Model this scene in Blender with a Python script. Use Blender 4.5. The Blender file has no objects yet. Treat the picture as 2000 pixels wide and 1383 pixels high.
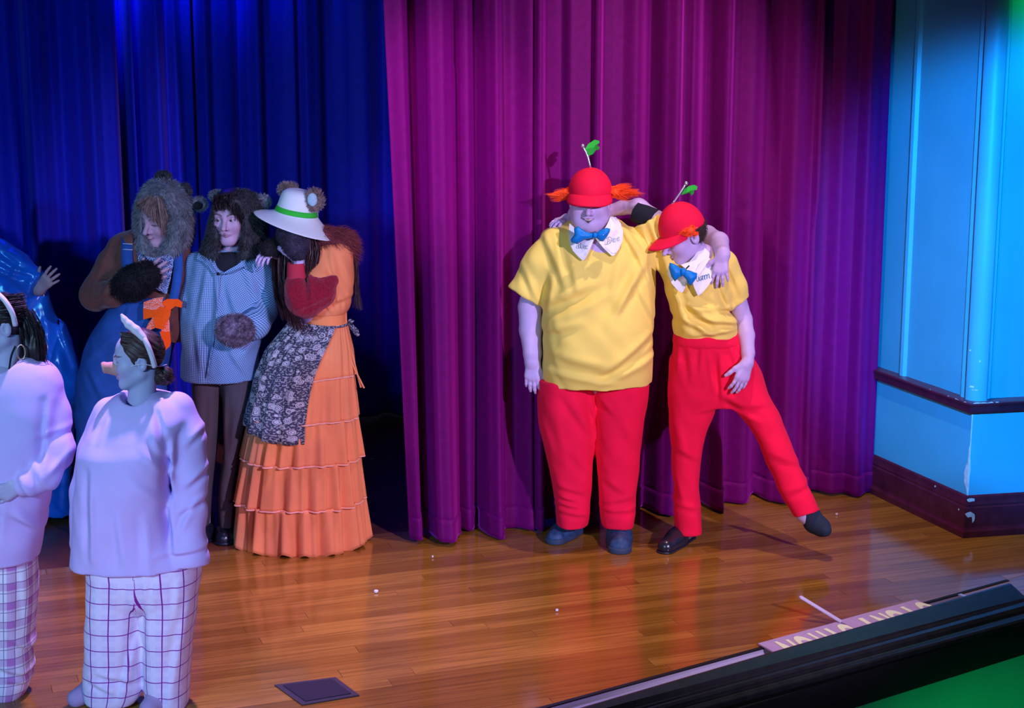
import bpy, math
import numpy as np
from mathutils import Vector, Matrix
C = bpy.context.scene.collection
RNG = np.random.default_rng(7)
pi = math.pi

# ------------------------------------------------------------ camera
F, CX, CY, EYE = 3200.0, 1000.0, 691.5, 2.46          # focal length in pixels of a 2000x1383 frame, eye height
PITCH = math.atan((CY - 60.0) / F)
cp, sp = math.cos(PITCH), math.sin(PITCH)
cam = bpy.data.cameras.new('camera')
cam.sensor_width = 36.0; cam.sensor_fit = 'HORIZONTAL'; cam.lens = 36.0 * F / 2000.0
cam.clip_start = 0.05; cam.clip_end = 100
camo = bpy.data.objects.new('camera', cam); C.objects.link(camo)
camo.location = (0, 0, EYE); camo.rotation_euler = (pi / 2 - PITCH, 0, 0)
bpy.context.scene.camera = camo

# ------------------------------------------------------------ world, lamps, exposure
sc = bpy.context.scene
wd = bpy.data.worlds.new('hall'); sc.world = wd; wd.use_nodes = True
wd.node_tree.nodes['Background'].inputs[0].default_value = (0.30, 0.36, 0.75, 1)
wd.node_tree.nodes['Background'].inputs[1].default_value = 0.035
vs = sc.view_settings
vs.view_transform = 'Standard'; vs.look = 'None'; vs.gamma = 1.0; vs.exposure = 0.0; vs.use_curve_mapping = False

def spot(name, loc, target, watt, col, angle=60, blend=0.4, radius=0.12):
    l = bpy.data.lights.new(name, 'SPOT'); l.energy = watt; l.color = col
    l.spot_size = math.radians(angle); l.spot_blend = blend; l.shadow_soft_size = radius
    o = bpy.data.objects.new(name, l); C.objects.link(o)
    o.location = loc
    o.rotation_euler = (Vector(target) - Vector(loc)).to_track_quat('-Z', 'Y').to_euler()
    return o
# the hall's stage lamps
spot('lamp_key', (4.3, 0.2, 3.7), (0.15, 8.0, 0.95), 2900, (0.70, 0.52, 1.0), 27, 0.55, 0.09)
spot('lamp_fill', (-3.2, -0.5, 3.4), (0.0, 8.0, 0.9), 800, (0.62, 0.58, 0.60), 34, 0.7, 0.15)
spot('lamp_magenta', (-0.6, 3.6, 3.4), (-0.35, 8.0, 1.9), 600, (1.0, 0.06, 1.0), 17, 0.9, 0.1)
spot('lamp_cyan', (-2.6, 0.0, 3.0), (-2.0, 7.0, 0.9), 1000, (0.03, 0.42, 1.0), 42, 0.6, 0.2)
spot('lamp_top', (-1.0, 6.7, 5.2), (-1.5, 5.6, 0.0), 1900, (0.54, 0.33, 1.0), 50, 0.7, 0.08)
spot('lamp_low', (1.2, 0.8, 1.3), (-1.45, 5.7, 0.15), 420, (0.66, 0.46, 1.0), 22, 0.8, 0.1)
spot('lamp_top_centre', (1.1, 7.0, 5.2), (0.9, 7.6, 0.0), 400, (1.0, 0.7, 0.7), 50, 0.7, 0.05)
spot('lamp_blue', (-2.1, 8.6, 5.0), (-2.15, 11.2, 3.0), 3600, (0.010, 0.05, 1.0), 56, 0.9, 0.12)
spot('lamp_violet', (-1.4, 8.6, 6.0), (-1.75, 11.0, 3.6), 3500, (0.45, 0.2, 1.0), 34, 0.9, 0.08)
spot('lamp_pier', (1.5, 4.6, 2.0), (2.80, 8.4, 1.2), 1250, (0.006, 0.34, 1.0), 42, 0.45, 0.1)
spot('lamp_green', (4.3, 6.2, 4.2), (2.9, 8.2, 2.7), 900, (0.0, 1.0, 0.14), 28, 0.9, 0.1)
spot('lamp_green_low', (2.2, 3.0, -0.2), (2.0, 6.0, -1.15), 230, (0.0, 1.0, 0.30), 44, 0.7, 0.1)


# ------------------------------------------------------------ pixel rays to points in the hall
def ray(px, py):
    x = (px - CX) / F; u = (CY - py) / F
    return x, cp + u * sp, -sp + u * cp
def W(px, py, Y):
    d = ray(px, py); t = Y / d[1]
    return np.array([d[0] * t, Y, EYE + d[2] * t])
def G(px, py, z=0.0):
    d = ray(px, py); t = (z - EYE) / d[2]
    return np.array([d[0] * t, d[1] * t, z])

# ------------------------------------------------------------ materials
def mat(name, col, rough=0.75, sheen=0.0, bump=0.0, bscale=200.0, metal=0.0, spec=0.3, vary=0.0, vscale=8.0, attr=None, coat=0.0, sheen_tint=None):
    m = bpy.data.materials.new(name); m.use_nodes = True
    nt = m.node_tree; b = nt.nodes['Principled BSDF']
    b.inputs['Base Color'].default_value = (*col, 1); b.inputs['Roughness'].default_value = rough
    b.inputs['Metallic'].default_value = metal; b.inputs['Specular IOR Level'].default_value = spec
    b.inputs['Sheen Weight'].default_value = sheen; b.inputs['Sheen Roughness'].default_value = 0.4
    if sheen_tint: b.inputs['Sheen Tint'].default_value = (*sheen_tint, 1)
    b.inputs['Coat Weight'].default_value = coat
    tc = nt.nodes.new('ShaderNodeTexCoord')
    src = None
    if attr:
        a = nt.nodes.new('ShaderNodeAttribute'); a.attribute_name = attr; src = a.outputs['Color']
    if vary > 0:
        n = nt.nodes.new('ShaderNodeTexNoise'); n.inputs['Scale'].default_value = vscale; n.inputs['Detail'].default_value = 4
        nt.links.new(tc.outputs['Object'], n.inputs['Vector'])
        mr = nt.nodes.new('ShaderNodeMapRange'); mr.inputs[1].default_value = 0.3; mr.inputs[2].default_value = 0.7
        mr.inputs[3].default_value = 1 - vary; mr.inputs[4].default_value = 1 + vary
        nt.links.new(n.outputs['Fac'], mr.inputs[0])
        mx = nt.nodes.new('ShaderNodeMix'); mx.data_type = 'RGBA'; mx.blend_type = 'MULTIPLY'; mx.inputs[0].default_value = 1
        mx.inputs[6].default_value = (*col, 1)
        if src: nt.links.new(src, mx.inputs[6])
        nt.links.new(mr.outputs[0], mx.inputs[7]); src = mx.outputs[2]
    if src: nt.links.new(src, b.inputs['Base Color'])
    if bump > 0:
        n2 = nt.nodes.new('ShaderNodeTexNoise'); n2.inputs['Scale'].default_value = bscale; n2.inputs['Detail'].default_value = 3
        nt.links.new(tc.outputs['Object'], n2.inputs['Vector'])
        bp = nt.nodes.new('ShaderNodeBump'); bp.inputs['Strength'].default_value = bump; bp.inputs['Distance'].default_value = 0.004
        nt.links.new(n2.outputs['Fac'], bp.inputs['Height']); nt.links.new(bp.outputs[0], b.inputs['Normal'])
    return m

class NB:                                             # tiny node builder for printed cloth
    def __init__(s, name, rough=0.8, spec=0.2):
        s.m = bpy.data.materials.new(name); s.m.use_nodes = True; s.nt = s.m.node_tree
        s.b = s.nt.nodes['Principled BSDF']; s.b.inputs['Roughness'].default_value = rough; s.b.inputs['Specular IOR Level'].default_value = spec
    def n(s, t): return s.nt.nodes.new(t)
    def link(s, a, b): s.nt.links.new(a, b)
    def math(s, op, a, b=None, c=None):
        k = s.n('ShaderNodeMath'); k.operation = op
        for i, v in enumerate((a, b, c)):
            if v is None: continue
            if isinstance(v, (int, float)): k.inputs[i].default_value = v
            else: s.link(v, k.inputs[i])
        return k.outputs[0]
    def pat(s):
        a = s.n('ShaderNodeAttribute'); a.attribute_name = 'pat'
        x = s.n('ShaderNodeSeparateXYZ'); s.link(a.outputs['Vector'], x.inputs[0]); s.vec = a.outputs['Vector']
        return x.outputs[0], x.outputs[1]
    def line(s, u, period, width, off=0.0):           # 1 on a line of the given width
        f = s.math('FRACT', s.math('ADD', s.math('DIVIDE', u, period), 100.0 + off))
        return s.math('LESS_THAN', f, width / period)
    def mix(s, f, a, b):
        k = s.n('ShaderNodeMix'); k.data_type = 'RGBA'
        if isinstance(f, (int, float)): k.inputs[0].default_value = f
        else: s.link(f, k.inputs[0])
        for i, v in ((6, a), (7, b)):
            if isinstance(v, tuple): k.inputs[i].default_value = (*v, 1)
            else: s.link(v, k.inputs[i])
        return k.outputs[2]
    def out(s, c): s.link(c, s.b.inputs['Base Color']); return s.m

# ------------------------------------------------------------ mesh helpers
def mesh_np(name, V, faces, smooth=True):
    """faces: list of (M,k) int arrays"""
    V = np.asarray(V, np.float32); me = bpy.data.meshes.new(name)
    fs = [np.asarray(f, np.int32) for f in faces if len(f)]
    nl = sum(f.size for f in fs); nf = sum(len(f) for f in fs)
    me.vertices.add(len(V)); me.vertices.foreach_set('co', V.ravel())
    me.loops.add(nl); me.polygons.add(nf)
    me.loops.foreach_set('vertex_index', np.concatenate([f.ravel() for f in fs]))
    tot = np.concatenate([np.full(len(f), f.shape[1], np.int32) for f in fs])
    st = np.concatenate([[0], np.cumsum(tot)[:-1]]).astype(np.int32)
    me.polygons.foreach_set('loop_start', st)
    me.polygons.foreach_set('use_smooth', np.full(nf, smooth))
    me.update(calc_edges=True); me.validate()
    return me
def setattr_(me, name, A, kind):
    if kind == 'col':
        a = me.attributes.new(name, 'FLOAT_COLOR', 'POINT'); A4 = np.ones((len(A), 4), np.float32); A4[:, :3] = A
        a.data.foreach_set('color', A4.ravel())
    else:
        a = me.attributes.new(name, 'FLOAT_VECTOR', 'POINT'); A3 = np.zeros((len(A), 3), np.float32); A3[:, :A.shape[1]] = A
        a.data.foreach_set('vector', A3.ravel())
def root_of(o):
    while o.parent: o = o.parent
    return o
def put(name, V, faces, material, parent=None, smooth=True, pat=None, col=None, solid=0.0, flat=False, label=None, loc=None):
    """link a mesh given in hall coordinates; under a parent it is stored relative to the thing's base"""
    V = np.asarray(V, float)
    off = np.zeros(3)
    if parent is not None: off = np.array(root_of(parent).location)
    elif loc is not None: off = np.asarray(loc, float)
    me = mesh_np(name, V - off, faces, smooth)
    if pat is not None: setattr_(me, 'pat', pat, 'vec')
    if col is not None: setattr_(me, 'tone', col, 'col')
    me.materials.append(material)
    o = bpy.data.objects.new(name, me); C.objects.link(o)
    if parent is not None: o.parent = parent
    else: o.location = off
    if solid:
        s = o.modifiers.new('thickness', 'SOLIDIFY'); s.thickness = solid; s.offset = 0
    if label: o['label'] = label
    return o
def thing(name, label, cat, loc, group=None):
    o = bpy.data.objects.new(name, None); C.objects.link(o); o.location = loc; o.empty_display_size = 0.1
    o['label'] = label; o['category'] = cat
    if group: o['group'] = group
    return o
def tag(o, label, cat, group=None):
    o['label'] = label; o['category'] = cat
    if group: o['group'] = group
    return o
def grid_faces(nu, nv, wrap=False):
    i = np.arange(nu if wrap else nu - 1)[:, None]; j = np.arange(nv - 1)[None, :]
    i2 = (i + 1) % nu
    return np.stack([i * nv + j, i2 * nv + j, i2 * nv + j + 1, i * nv + j + 1], -1).reshape(-1, 4)
def tube(pts, rad, n=8, closed_ends=True):
    """round tube through points with a radius per point"""
    P = np.asarray(pts, float); m = len(P); R = np.broadcast_to(np.asarray(rad, float), (m,))
    T = np.gradient(P, axis=0); T /= np.linalg.norm(T, axis=1, keepdims=True) + 1e-12
    ref = np.array([0.31, 0.53, 0.79]); A = np.cross(T, ref); A /= np.linalg.norm(A, axis=1, keepdims=True) + 1e-9; B = np.cross(T, A)
    th = np.linspace(0, 2 * pi, n, endpoint=False)
    V = P[:, None] + R[:, None, None] * (np.cos(th)[None, :, None] * A[:, None] + np.sin(th)[None, :, None] * B[:, None])
    V = V.transpose(1, 0, 2).reshape(-1, 3)
    Fq = grid_faces(n, m, True); fs = [Fq]
    if closed_ends:
        k = len(V); V = np.vstack([V, P[:1], P[-1:]])
        i = np.arange(n); i2 = (i + 1) % n
        fs.append(np.concatenate([np.stack([i2 * m, i * m, np.full(n, k)], -1), np.stack([i * m + m - 1, i2 * m + m - 1, np.full(n, k + 1)], -1)]))
    return V, fs
def join(parts):
    Vs, out, o = [], {}, 0
    for V, fs in parts:
        Vs.append(V)
        for f in fs:
            f = np.asarray(f)
            if len(f): out.setdefault(f.shape[1], []).append(f + o)
        o += len(V)
    return np.vstack(Vs), [np.concatenate(v) for v in out.values()]
def smooth_curve(pts, n):
    """Catmull-Rom through points"""
    P = np.asarray(pts, float); m = len(P)
    if m == 2: return P[0] + np.linspace(0, 1, n)[:, None] * (P[1] - P[0])
    Q = np.vstack([2 * P[0] - P[1], P, 2 * P[-1] - P[-2]])
    t = np.linspace(0, m - 1 - 1e-9, n); i = t.astype(int); f = (t - i)[:, None]
    a, b, c, d = Q[i], Q[i + 1], Q[i + 2], Q[i + 3]
    return 0.5 * (2 * b + (c - a) * f + (2 * a - 5 * b + 4 * c - d) * f ** 2 + (3 * b - a - 3 * c + d) * f ** 3)
def box(c0, c1):
    (x0, y0, z0), (x1, y1, z1) = c0, c1
    V = np.array([[x0, y0, z0], [x1, y0, z0], [x1, y1, z0], [x0, y1, z0], [x0, y0, z1], [x1, y0, z1], [x1, y1, z1], [x0, y1, z1]], float)
    return V, [np.array([[3, 2, 1, 0], [4, 5, 6, 7], [0, 1, 5, 4], [1, 2, 6, 5], [2, 3, 7, 6], [3, 0, 4, 7]])]
def prism(poly, nrm, th):
    """closed plate: polygon of 3-D points thickened along nrm (fan from the centre)"""
    P = np.asarray(poly, float); n = len(P); nrm = np.asarray(nrm, float); nrm = nrm / np.linalg.norm(nrm)
    V = np.vstack([P + nrm * th / 2, P - nrm * th / 2, P.mean(0) + nrm * th / 2, P.mean(0) - nrm * th / 2])
    i = np.arange(n); j = (i + 1) % n
    return V, [np.stack([i, j, j + n, i + n], -1), np.concatenate([np.stack([j, i, np.full(n, 2 * n)], -1), np.stack([i + n, j + n, np.full(n, 2 * n + 1)], -1)])]
def extrude_profile(prof, p0, p1, out, up=(0, 0, 1), closed=True, prof2=None):
    """profile of (outward, height) pairs swept from p0 to p1"""
    p0, p1, out, up = (np.asarray(a, float) for a in (p0, p1, out, up))
    pr = np.asarray(prof, float); n = len(pr)
    pr2 = pr if prof2 is None else np.asarray(prof2, float)
    ring = lambda p: p + (pr if p is p0 else pr2)[:, :1] * out + (pr if p is p0 else pr2)[:, 1:] * up
    V = np.vstack([ring(p0), ring(p1)]); i = np.arange(n if closed else n - 1); j = (i + 1) % n
    fs = [np.stack([i, j, j + n, i + n], -1)]
    if closed:
        k = len(V); V = np.vstack([V, ring(p0).mean(0)[None], ring(p1).mean(0)[None]])
        fs.append(np.concatenate([np.stack([j, i, np.full(n, k)], -1), np.stack([i + n, j + n, np.full(n, k + 1)], -1)]))
    return V, fs

# ------------------------------------------------------------ distance fields meshed by surface nets
def nrm(v): v = np.asarray(v, float); return v / np.linalg.norm(v)
def B(f, c, r): f.c = np.asarray(c, float); f.r = float(r); return f
def cap(a, b, ra, rb=None):
    a = np.asarray(a, float); b = np.asarray(b, float); rb = ra if rb is None else rb
    ba = b - a; bb = max(ba @ ba, 1e-12)
    def f(P):
        pa = P - a; t = np.clip(pa @ ba / bb, 0, 1)
        return np.sqrt(((pa - t[:, None] * ba) ** 2).sum(1)) - (ra + (rb - ra) * t)
    return B(f, (a + b) / 2, np.linalg.norm(ba) / 2 + max(ra, rb))
def chain(pts, rs): return [cap(pts[i], pts[i + 1], rs[i], rs[i + 1]) for i in range(len(pts) - 1)]
def ell(c, r, M=None):
    c = np.asarray(c, float); r = np.asarray(r, float)
    def f(P):
        q = P - c
        if M is not None: q = q @ M.T
        k = np.sqrt(((q / r) ** 2).sum(1)); k2 = np.sqrt(((q / r ** 2) ** 2).sum(1)) + 1e-9
        return k * (k - 1) / k2
    return B(f, c, r.max() * 1.05)
def smin(a, b, k):
    if k <= 0: return np.minimum(a, b)
    h = np.maximum(k - np.abs(a - b), 0) / k
    return np.minimum(a, b) - h * h * k * 0.25
def smax(a, b, k): return -smin(-a, -b, k)
def U(prims, k=0.0):
    cs = [p for p in prims]
    def f(P):
        d = cs[0](P)
        for p in cs[1:]:
            q = np.sqrt(((P - p.c) ** 2).sum(1)) - p.r
            m = q < d + k
            if m.any(): d[m] = smin(d[m], p(P[m]), k)
        return d
    c = np.mean([p.c for p in cs], 0); r = max(np.linalg.norm(p.c - c) + p.r for p in cs)
    return B(f, c, r)
def sub(a, b, k=0.0): return B(lambda P: smax(a(P), -b(P), k), a.c, a.r)
def cut(a, p, n, k=0.0):
    """keep the side of the plane that n points away from"""
    p = np.asarray(p, float); n = nrm(n)
    return B(lambda P: smax(a(P), (P - p) @ n, k), a.c, a.r)
def hollow(a, p, n, depth, th):
    """open the end that plane (p, n) cuts, like a sleeve or hem"""
    p = np.asarray(p, float); n = nrm(n)
    def f(P):
        d = a(P); s = (P - p) @ n
        inner = np.maximum(d + th, -(s + depth))
        return np.maximum(np.maximum(d, s), -inner)
    return B(f, a.c, a.r)
def disp(a, fn): return B(lambda P: a(P) - fn(P), a.c, a.r + 0.03)
def wav(P, s, seed=0):
    q = P * s + seed * 1.7
    return (np.sin(q[:, 0] * 1.0 + 1.3 * np.sin(q[:, 2] * 0.8 + q[:, 1])) * np.sin(q[:, 2] * 0.9 + 1.1 * np.sin(q[:, 0] * 0.7)) +
            0.5 * np.sin(q[:, 0] * 2.1 + q[:, 2] * 1.7 + 1.5 * np.sin(q[:, 1] * 1.9)))
def vloft(rows, n=2.3, k=0.01):
    """rows of (z, cx, half width, cy, half depth)"""
    R = np.array(sorted(rows), float)
    zz = np.linspace(R[0, 0], R[-1, 0], 160)
    # monotone-ish cubic resampling
    def pch(x, y):
        h = np.diff(x); dl = np.diff(y) / h; m = np.zeros(len(y)); m[0] = dl[0]; m[-1] = dl[-1]
        for i in range(1, len(y) - 1):
            m[i] = 0 if dl[i - 1] * dl[i] <= 0 else 2 * dl[i - 1] * dl[i] / (dl[i - 1] + dl[i])
        i = np.clip(np.searchsorted(x, zz) - 1, 0, len(x) - 2); t = (zz - x[i]) / h[i]; hh = h[i]
        return y[i] * (2 * t ** 3 - 3 * t ** 2 + 1) + m[i] * hh * (t ** 3 - 2 * t ** 2 + t) + y[i + 1] * (-2 * t ** 3 + 3 * t ** 2) + m[i + 1] * hh * (t ** 3 - t ** 2)
    T = [pch(R[:, 0], R[:, j]) for j in range(1, 5)]
    z0, z1 = R[0, 0], R[-1, 0]
    def f(P):
        z = np.clip(P[:, 2], z0, z1)
        cx, a, cy, b = (np.interp(z, zz, t) for t in T)
        x = P[:, 0] - cx; y = P[:, 1] - cy
        kk = ((np.abs(x) / a) ** n + (np.abs(y) / b) ** n + 1e-12) ** (1 / n)
        d = np.sqrt(x * x + y * y) * (1 - 1 / np.maximum(kk, 0.02))
        return smax(smax(d, P[:, 2] - z1, k), z0 - P[:, 2], k)
    c = np.array([R[:, 1].mean(), R[:, 3].mean(), (z0 + z1) / 2])
    r = np.sqrt(((z1 - z0) / 2) ** 2 + (np.abs(R[:, 1] - c[0]) + R[:, 2]).max() ** 2 + (np.abs(R[:, 3] - c[1]) + R[:, 4]).max() ** 2)
    f.T = (zz, T)
    return B(f, c, r)
def sdf_mesh(f, h, lo=None, hi=None, relax=1):
    if lo is None: lo = f.c - f.r - 2 * h; hi = f.c + f.r + 2 * h
    lo = np.asarray(lo, float); nc = np.ceil((np.asarray(hi) - lo) / (8 * h)).astype(int)
    ii = np.stack(np.meshgrid(*[np.arange(n) for n in nc], indexing='ij'), -1).reshape(-1, 3)
    dc = f(lo + (ii * 8 + 3.5) * h)
    act = np.abs(dc) < 8 * h * 0.87 * 1.9 + 2 * h
    D = np.where(dc > 0, 1e3, -1e3).astype(np.float32).reshape(nc)
    D = np.repeat(np.repeat(np.repeat(D, 8, 0), 8, 1), 8, 2)
    Dv = D.reshape(nc[0], 8, nc[1], 8, nc[2], 8)
    ia = ii[act]; g = np.stack(np.meshgrid(*[np.arange(8)] * 3, indexing='ij'), -1).reshape(-1, 3)
    for s in range(0, len(ia), 400):
        b = ia[s:s + 400]
        v = f((lo + ((b * 8)[:, None] + g[None]) * h).reshape(-1, 3)).reshape(-1, 8, 8, 8)
        Dv[b[:, 0], :, b[:, 1], :, b[:, 2], :] = v
    S = D < 0
    c = sum(S[i:S.shape[0] - 1 + i, j:S.shape[1] - 1 + j, k:S.shape[2] - 1 + k].astype(np.uint8) for i in (0, 1) for j in (0, 1) for k in (0, 1))
    mix = (c > 0) & (c < 8); ids = np.full(mix.shape, -1, np.int32); n = int(mix.sum()); ids[mix] = np.arange(n)
    idx = np.argwhere(mix); acc = np.zeros((n, 3)); cnt = np.zeros(n)
    cor = [(i, j, k) for i in (0, 1) for j in (0, 1) for k in (0, 1)]
    val = {q: D[idx[:, 0] + q[0], idx[:, 1] + q[1], idx[:, 2] + q[2]] for q in cor}
    for a in cor:
        for ax in range(3):
            if a[ax]: continue
            b = list(a); b[ax] = 1; b = tuple(b)
            da, db = val[a], val[b]; m = (da < 0) != (db < 0)
            t = np.clip(da / np.where(m, da - db, 1), 0, 1)
            p = np.tile(np.array(a, float), (n, 1)); p[:, ax] += t
            acc += p * m[:, None]; cnt += m
    V = lo + (idx + acc / cnt[:, None]) * h
    Q = []
    for ax in range(3):
        o = [1, 2] if ax == 0 else ([0, 2] if ax == 1 else [0, 1])
        sl0 = [slice(None)] * 3; sl1 = [slice(None)] * 3
        sl0[ax] = slice(0, -1); sl1[ax] = slice(1, None)
        for q in o: sl0[q] = slice(1, -1); sl1[q] = slice(1, -1)
        A, Bb = S[tuple(sl0)], S[tuple(sl1)]
        e = np.argwhere(A != Bb)
        fl = A[tuple(e.T)]
        e = e.copy(); e[:, o[0]] += 1; e[:, o[1]] += 1
        def cell(d0, d1):
            x = e.copy(); x[:, o[0]] -= d0; x[:, o[1]] -= d1
            return ids[tuple(x.T)]
        q4 = np.stack([cell(1, 1), cell(0, 1), cell(0, 0), cell(1, 0)], -1)
        if ax == 1: fl = ~fl
        q4[~fl] = q4[~fl][:, ::-1]; Q.append(q4)
    Q = np.concatenate(Q); Q = Q[(Q >= 0).all(1)]
    for _ in range(relax):
        s = np.zeros((n, 3)); w = np.zeros(n)
        for a, b in ((0, 1), (1, 2), (2, 3), (3, 0)):
            for d in range(3): s[:, d] += np.bincount(Q[:, a], V[Q[:, b], d], n)
            w += np.bincount(Q[:, a], minlength=n)
        V = np.where(w[:, None] > 0, 0.5 * V + 0.5 * s / np.maximum(w, 1)[:, None], V)
    return V, [Q]
def normals(V, fs):
    N = np.zeros_like(V)
    for f in fs:
        n = np.cross(V[f[:, 1]] - V[f[:, 0]], V[f[:, 2]] - V[f[:, 0]])
        for k in range(f.shape[1]):
            for d in range(3): N[:, d] += np.bincount(f[:, k], n[:, d], len(V))
    return N / (np.linalg.norm(N, axis=1, keepdims=True) + 1e-12)
def fur(V, fs, n, length, width, bias=(0, 0, -0.4), jit=0.5, keep=None, seed=1):
    """short tapered hairs growing from a surface"""
    r = np.random.default_rng(seed); N = normals(V, fs)
    pool = np.arange(len(V)) if keep is None else np.flatnonzero(keep(V, N))
    i = r.choice(pool, n); R0 = V[i] + r.normal(0, 0.0015, (n, 3)); d = N[i] * 0.8 + np.array(bias) + r.normal(0, jit, (n, 3)) * 0.5
    d /= np.linalg.norm(d, axis=1, keepdims=True); L = length * r.uniform(0.6, 1.3, (n, 1))
    side = np.cross(d, r.normal(0, 1, (n, 3))); side /= np.linalg.norm(side, axis=1, keepdims=True) + 1e-9
    bend = np.array(bias) * L * 0.35
    m = R0 + d * L * 0.55; t = R0 + d * L + bend
    VV = np.stack([R0 - side * width, R0 + side * width, m + side * width * 0.6, m - side * width * 0.6, t], 1).reshape(-1, 3)
    k = np.arange(n)[:, None] * 5
    return VV, [k + np.array([[0, 1, 2, 3]]), k + np.array([[3, 2, 4]])]
def strands(guides, n, spread, width, seed=2, seg=7, tip=0.25, wavy=0.0):
    """long hair: ribbons that follow guide curves"""
    r = np.random.default_rng(seed); Vs, fs, o = [], [], 0
    GG = [smooth_curve(g, seg) for g in guides]
    base = np.arange(seg - 1)[:, None] * 2 + np.array([[0, 1, 3, 2]])
    for q in range(n):
        a, b = r.choice(len(GG), 2, replace=len(GG) < 2); t = r.uniform(0, 1)
        a = min(a, len(GG) - 1)
        b = min(max(a + r.choice([-1, 1]), 0), len(GG) - 1)
        c = GG[a] * (1 - t) + GG[b] * t
        sp_ = spread * np.linspace(0.7, 1.3, seg)[:, None]
        c = c + r.normal(0, 1, 3) * sp_ + r.normal(0, 0.25, (seg, 3)) * spread
        if wavy: c = c + wavy * np.sin(np.linspace(0, 9, seg) + r.uniform(0, 6))[:, None] * r.normal(0, 1, 3)
        s = np.cross(np.gradient(c, axis=0), r.normal(0, 1, 3)); s /= np.linalg.norm(s, axis=1, keepdims=True) + 1e-9
        w = width * np.linspace(1, tip, seg)[:, None]
        v = np.empty((2 * seg, 3)); v[0::2] = c - s * w; v[1::2] = c + s * w
        Vs.append(v); fs.append(base + o); o += 2 * seg
    return np.vstack(Vs), [np.concatenate(fs)]

# ------------------------------------------------------------ figures
class Fig:
    def __init__(s, gx, gy, label, name='person'):
        g = G(gx, gy); s.Y = g[1]; s.S = F / (s.Y * cp + (EYE - 0.9) * sp)
        s.root = thing(name, label, 'person', g)
        s.skin = []
    def P(s, x, y, w=0.0): return W(x, y, s.Y + w / s.S)
    def cap(s, a, b, ra, rb=None): return cap(s.P(*a), s.P(*b), ra / s.S, (ra if rb is None else rb) / s.S)
    def chain(s, pts):                                # (x, y, w, r)
        return [s.cap(a[:3], b[:3], a[3], b[3]) for a, b in zip(pts[:-1], pts[1:])]
    def ell(s, c, rx, rw, ry, M=None): return ell(s.P(*c), (rx / s.S, rw / s.S, ry / s.S), M)
    def loft(s, rows, n=2.3, k=4):                     # (y, xl, xr, half depth, w)
        out = []
        for r in rows:
            y, xl, xr, hd = r[:4]; w = r[4] if len(r) > 4 else 0.0
            p = s.P((xl + xr) / 2, y, w); l = s.P(xl, y, w); q = s.P(xr, y, w)
            out.append((p[2], p[0], (q[0] - l[0]) / 2, p[1], hd / s.S))
        return vloft(out, n, k / s.S)
    def dirn(s, a, b): return nrm(s.P(*b) - s.P(*a))
    def folds(s, lst, w=-60):
        """cloth folds along image-plane segments (x1,y1,x2,y2,width,amp)"""
        L = []
        for x1, y1, x2, y2, wd, am in lst:
            a = s.P(x1, y1, w)[[0, 2]]; b = s.P(x2, y2, w)[[0, 2]]; L.append((a, b, wd / s.S, am / s.S))
        def fn(P):
            q = P[:, [0, 2]]; o = np.zeros(len(P))
            for a, b, wd, am in L:
                ba = b - a; t = np.clip((q - a) @ ba / (ba @ ba), 0, 1); dv = q - a - t[:, None] * ba
                nn = np.array([-ba[1], ba[0]]) / np.linalg.norm(ba); sd = dv @ nn; d2 = (dv ** 2).sum(1) / wd ** 2
                o += am * (sd / wd) * np.exp(-d2) * 2.0 * (0.35 + 0.65 * np.sin(pi * np.clip(t * 0.9 + 0.05, 0, 1)))
            return o
        return fn
    def sdf(s, name, f, material, h=2.4, parent=None, pat=None, col=None, relax=1, lo=None, hi=None, label=None):
        V, fs = sdf_mesh(f, h / s.S, lo, hi, relax)
        o = put(name, V, fs, material, parent or s.root, pat=None if pat is None else pat(V), col=None if col is None else col(V), label=label)
        o_geo[o.name] = (V, fs)
        return o
o_geo = {}

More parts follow.
